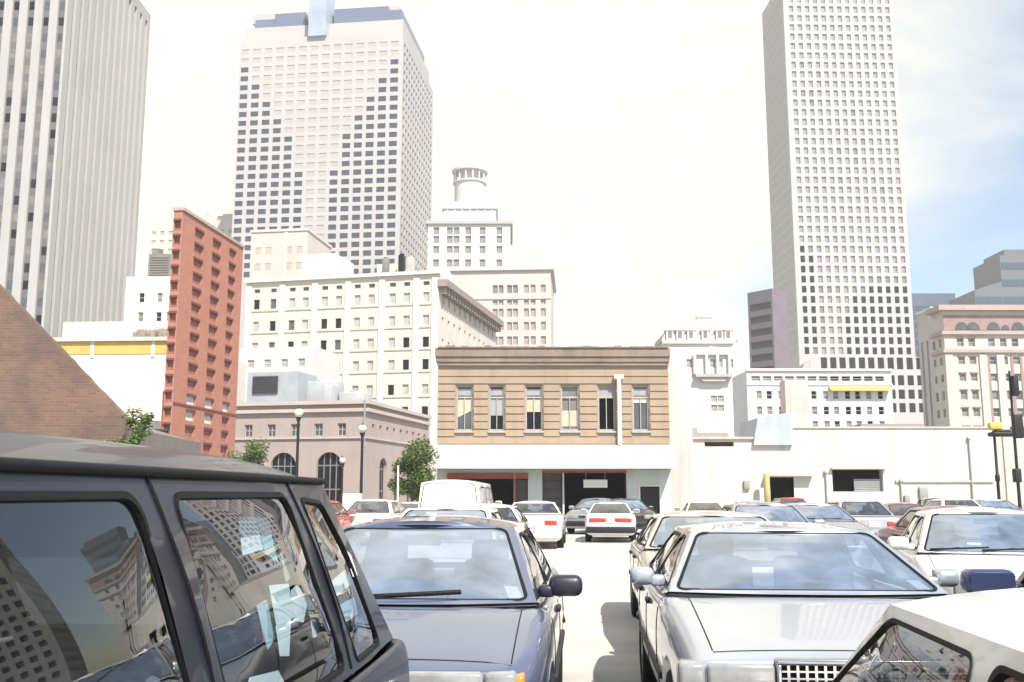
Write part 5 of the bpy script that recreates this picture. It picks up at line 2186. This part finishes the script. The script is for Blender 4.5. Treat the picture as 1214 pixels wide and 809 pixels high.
# ---- white coupe at the lower right corner, nose away
COUPE2 = dict(COUPE, seal=.006, mirror_sides=(), hr=.67, roof=1.245, yc=.90, yf=1.46, yr=2.55, yd=3.6, sidewin=[[(.98, .905), (2.16, .905), (2.12, 1.205), (1.50, 1.21)], [(2.26, .905), (3.05, .905), (2.60, 1.20), (2.22, 1.205)]], seams=[1.1, 2.2])
cp = make_car('white_coupe', 'white coupe with black framed side window in the lower right corner', 'car', COUPE2, p_white)
lat = .72 + .80
cs = 4.36 - 2.2
cp.location = dv * cs + rt * lat
cp.rotation_euler.z = -psi + math.pi
# ---- navy car at the right edge
nv = make_car('navy_car', 'dark navy car cut by the right edge, showing its big wing mirror', 'car', dict(SED, m_mirror=p_navy, mirror=(.30, .15, .15), mirror_y=.22, mirror_dz=.0, yf=1.62, hr=.66, roof=1.36, sidewin=[[(1.26, .96), (2.32, .96), (2.30, 1.30), (1.66, 1.30)], [(2.42, .96), (3.42, .96), (3.10, 1.30), (2.40, 1.30)]], g_side=g_dark, m_mglass=p_navy), p_navy)
nv.location = dv * (7.65 - 2.25) + rt * (2.60 + .80)
nv.rotation_euler.z = -psi + math.pi

# ---- copies for the lot
T_SED = make_car('white_sedan', 'white sedan facing the camera beyond the silver one, at right', 'car', dict(SED), p_white)
place(T_SED, 4.66, 9.2, 17.0, False, 4.5)
T_BOX = make_car('champagne_sedan', 'champagne sedan parked right behind the silver sedan', 'car', dict(BOX, m_bump=p_gold, grid_grille=False, mirror_sides=()), p_gold)
place(T_BOX, 2.15, 9.35, 4.2, False, 4.6)
T_CPE = make_car('white_coupe', 'white coupe with wide red tail lights parked in the aisle facing the garage', 'car', COUPE, p_white)
place(T_CPE, 3.16, 32.0, 5.5, True, 4.4)
T_VAN = make_car('white_van', 'white van with rounded roof in front of the brown building', 'van', CARGO, p_white)
place(T_VAN, -1.75, 27.5, 4.2, True, 5.0)


def lot(src, old, name, label, pm, x, Y, away, L_, psi_=4.2):
    c = copy_tree(src)
    c.name = name
    tag(c, label, 'car', 'cars parked across the lot')
    place(c, x, Y, psi_, away, L_)
    if pm is not old:
        recolour(c, old, pm)
    return c


at = lambda px, Y: (px - 607) / FPX * Y
lot(T_BOX, p_gold, 'white_sedan', 'white sedan seen from behind, left of the open aisle', p_white, at(630, 28.2), 28.2, True, 4.6)
lot(T_SED, p_white, 'white_sedan', 'white sedan directly behind the blue sedan', p_white, at(505, 11.8), 11.8, False, 4.5)
lot(T_BOX, p_gold, 'cream_sedan', 'cream sedan two rows behind the blue sedan', p_white, at(565, 19), 19.0, True, 4.6)
lot(T_SED, p_white, 'red_car', 'small red car showing at the rear corner of the minivan', p_red, at(352, 27), 27, True, 4.5)
lot(T_SED, p_white, 'white_car', 'white car below the lamp post, left of the white van', p_white, at(432, 30), 30, True, 4.5)
lot(T_CPE, p_white, 'white_coupe', 'white coupe beside the small tree near the white van', p_white, at(482, 33), 33, True, 4.4)
lot(T_SED, p_white, 'grey_car', 'grey car by the garage door just left of the aisle coupe', p_grey, at(690, 38.5), 38.5, False, 4.5, 20)
lot(T_SED, p_white, 'black_car', 'black car half hidden right of the aisle coupe', p_black, at(755, 38), 38, False, 4.5, -8)
lot(T_CPE, p_white, 'white_coupe', 'white coupe with dark windows beyond the champagne sedan', p_white, at(836, 36), 36, True, 4.4, 6)
lot(T_SED, p_white, 'grey_sedan', 'grey sedan roof showing above the silver sedan, left of the opening', p_grey, at(925, 17.0), 17.0, False, 4.5)
lot(T_BOX, p_gold, 'pewter_sedan', 'pewter boxy sedan below the dark service opening', p_grey, at(985, 20.5), 20.5, False, 4.6)
lot(T_SED, p_white, 'silver_car', 'small silver car left of the maroon coupe in the back row', p_silver, at(1030, 27), 27, True, 4.5)
lot(T_CPE, p_white, 'maroon_coupe', 'maroon coupe in the back row above the white sedan', p_mar, at(1086, 29), 29, True, 4.4)
lot(T_BOX, p_gold, 'maroon_sedan', 'long faded maroon sedan near the right edge', p_mar, at(1205, 14.6), 14.6, False, 4.6)
lot(T_SED, p_white, 'white_car', 'white car in the back row left of the black hooded lamp', p_white, at(1145, 36), 36, True, 4.5)
lot(T_BOX, p_gold, 'blue_grey_car', 'blue grey car under the black hooded lamp at right', p_grey, at(1196, 38), 38, False, 4.6)
lot(T_SED, p_white, 'black_car', 'black car between the maroon coupe and the white car in the back row', p_black, at(1112, 41), 41, True, 4.5, 15)
lot(T_CPE, p_white, 'silver_coupe', 'silver coupe in front of the yellow post', p_silver, at(896, 40), 40, True, 4.4)
lot(T_SED, p_white, 'red_car', 'red car parked inside the brown bay behind the yellow post', p_red, at(941, 47), 47, True, 4.5)
# ------------------------------------------------------------------ trees and street furniture
m_bark = mat('bark', (.12, .085, .06), .95, .2, 6, bump=.4)
m_leafs = [mat('leaf_light', (.17, .23, .07), .7, .15, 3), mat('leaf_mid', (.10, .15, .045), .7, .15, 3), mat('leaf_deep', (.05, .085, .028), .75, .15, 3)]


def tree(name, label, base, h, r, trunk_h, n=2600, seed=1, leaf=.10, group=None, cat='tree', squash=1.0):
    rr = random.Random(seed)
    t = thing(name, label, cat, base, 0, group)
    b = MB()
    top = V((rr.uniform(-.1, .1), rr.uniform(-.1, .1), h * .8))
    mid = V((rr.uniform(-.08, .08), rr.uniform(-.08, .08), trunk_h))
    r0 = max(.035, h * .022)
    b.cyl((0, 0, 0), mid, r0, r0 * .75, 9)
    b.cyl(mid, top, r0 * .75, r0 * .2, 7)
    cl = []
    nb = 13
    for k in range(nb):
        a = 2 * math.pi * k / nb * 2.4 + rr.uniform(-.4, .4)
        z = lerp(trunk_h, h * .92, (k + .5) / nb)
        f = math.sin(math.pi * min(1, (z - trunk_h * .7) / (h - trunk_h * .7))) ** .6
        e = V((math.cos(a) * r * f * rr.uniform(.5, .9), math.sin(a) * r * f * rr.uniform(.5, .9), z + rr.uniform(.05, .2) * h * .3))
        s = mid.lerp(top, (z - trunk_h) / (h - trunk_h + .01) * .8)
        b.cyl(s, e, r0 * .35, r0 * .1, 5)
        for _ in range(3):
            cl.append((e.lerp(s, rr.uniform(0, .45)) + V((rr.gauss(0, .12), rr.gauss(0, .12), rr.gauss(0, .1))) * r, r * rr.uniform(.2, .42)))
    b.build('trunk', m_bark, t)
    c = MB()
    for k in range(n):
        p, cr = cl[rr.randrange(len(cl))]
        d = V((rr.gauss(0, 1), rr.gauss(0, 1), rr.gauss(0, .8) * squash)).normalized() * cr * rr.random() ** .4
        q = p + d
        if q.z < trunk_h * .5:
            continue
        s = leaf * rr.uniform(.6, 1.4)
        M = Matrix.Rotation(rr.uniform(0, 6.28), 3, 'Z') @ Matrix.Rotation(rr.uniform(-1.2, 1.2), 3, 'X') @ Matrix.Rotation(rr.uniform(-.8, .8), 3, 'Y')
        w = [V((-s, 0, 0)), V((0, -s * .5, .01)), V((s, 0, 0)), V((0, s * .5, .01))]
        c.face([q + M @ x for x in w], rr.choices((0, 1, 2), (3, 4, 2))[0])
    c.build('crown', m_leafs, t)
    return t


p = P(489, HZ, 47)
tree('street_tree', 'small leafy street tree left of the brown building', (p.x, p.y, 0), 4.15, 1.35, 1.3, 9500, 3, .065)
p = P(296, HZ, 60)
tree('street_tree', 'low leafy tree in front of the arcade building by the brick slab', (p.x, p.y, 0), 4.9, 1.5, 1.5, 7000, 8, .08)
p = P(152, HZ, 24.2)
tree('shrub', 'dark shrub growing at the corner of the brick gable', (p.x, p.y, 0), 3.75, .62, .9, 4200, 5, .05, None, 'shrub')

m_iron = mat('black_iron', (.02, .021, .022), .55, .15, 4)
m_globe = mat('opal_globe', (.74, .68, .52), .3, .05, 4, .5)


def lamp(label, px, py_top, Y, gr=.2, group=None):
    p = P(px, HZ, Y)
    h = P(px, py_top, Y).z
    t = thing('street_lamp', label, 'street lamp', (p.x, p.y, 0), 0, group)
    b = MB()
    b.lathe([(.01, 0), (.24, 0), (.24, .12), (.18, .18), (.16, .7), (.11, .85), (.09, 1.0), (.07, h - gr * 2 - .5), (.10, h - gr * 2 - .42), (.06, h - gr * 2 - .3), (.14, h - gr * 2 - .05), (.16, h - gr * 2), (.01, h - gr * 2)], 16)
    b.build('post', m_iron, t)
    b = MB()
    b.lathe([(.01, h - gr * 2), (gr * .6, h - gr * 2 + .002), (gr, h - gr * 1.15), (gr * .95, h - gr * .8), (gr * .5, h - gr * .2), (.01, h - gr * .12)], 16)
    b.build('globe', m_globe, t)
    b = MB()
    b.lathe([(gr * .52, h - gr * .2), (gr * .4, h - gr * .05), (.02, h + .04), (.01, h + .12)], 12)
    b.build('finial', m_iron, t)


GL = 'globe street lamps along the kerb'
lamp('globe street lamp nearest the brick slab, in front of the small upper windows', 351, 484, 52, .24, GL)
lamp('globe street lamp in front of the arcade building corner', 428, 503, 54, .24, GL)
lamp('short pale globe lamp before the second arched opening', 405, 542, 66, .22, GL)
# plain mast behind the second lamp
p = P(430, HZ, 66)
t = thing('light_mast', 'thin grey mast rising above the arcade building corner', 'mast', (p.x, p.y, 0))
b = MB()
h = P(430, 474, 66).z
b.cyl((0, 0, 0), (0, 0, h), .10, .06, 10)
b.build('pole', mat('grey_mast', (.30, .30, .29), .6), t)
b = MB()
b.lathe([(.01, 0), (.22, 0), (.22, .1), (.12, .2), (.1, .2)], 10)
b.build('base', m_iron, t)
p = P(471.5, HZ, 44)
t = thing('sign_post', 'thin pale post standing before the small street tree', 'post', (p.x, p.y, 0))
b = MB()
b.cyl((0, 0, 0), (0, 0, P(471, 552, 44).z), .045, .04, 8)
b.build('pole', m_pier, t)
b = MB()
b.lathe([(.01, 0), (.14, 0), (.14, .06), (.05, .1)], 10)
b.build('base', m_pier, t)
# white service box on the pavement by the arcade
p = P(418, HZ, 48.5)
t = thing('utility_cabinet', 'pale utility cabinet on the pavement by the lamp', 'cabinet', (p.x, p.y, .13))
b = MB()
b.rbox((0, 0, .75), (.9, .5, 1.4), .03)
b.build('cabinet_body', m_pier, t)
b = MB()
b.box((-.38, -.262, .2), (.38, -.253, 1.3))
b.build('door', mat('cabinet_door', (.55, .53, .48), .7), t)

# black hooded lamp and the dark mast at the right
p = P(1184, HZ, 47)
t = thing('hooded_lamp', 'black post with a wide flat hood at the right edge', 'street lamp', (p.x, p.y, 0))
hz_ = P(1184, 518, 47).z
b = MB()
b.lathe([(.01, 0), (.2, 0), (.2, .5), (.12, .7), (.075, .9), (.07, hz_ * .5), (.11, hz_ * .5 + .03), (.11, hz_ * .5 + .3), (.065, hz_ * .5 + .36), (.06, hz_)], 14)
b.build('post', m_iron, t)
b = MB()
u0, u1 = P(1174, 515, 47).x - p.x, P(1203, 515, 47).x - p.x
b.rbox(((u0 + u1) / 2, 0, hz_ + .12), (u1 - u0, .7, .22), .09, 3)
b.rbox(((u0 + u1) / 2 - .05, 0, hz_ + .26), ((u1 - u0) * .6, .5, .14), .06, 2)
b.build('hood', m_iron, t)
b = MB()
b.rbox((.02, -.1, hz_ + .50), (.62, .3, .34), .06)
b.build('beacon', mat('yellow_beacon', (.62, .44, .10), .5, .1, 4), t)
p = P(1208, HZ, 45)
t = thing('signal_mast', 'tall dark mast with boxes at the right edge', 'mast', (p.x, p.y, 0))
b = MB()
b.cyl((0, 0, 0), (0, 0, P(1208, 440, 45).z), .08, .05, 12)
b.build('pole', m_iron, t)
for (y0, y1, w, dx) in ((492, 520, .42, .1), (446, 470, .24, .13), (556, 572, .3, -.1)):
    b = MB()
    z0, z1 = P(1208, y1, 45).z, P(1208, y0, 45).z
    b.rbox((dx, -.15, (z0 + z1) / 2), (w, .3, z1 - z0), .04)
    b.build('signal_box', m_iron, t)
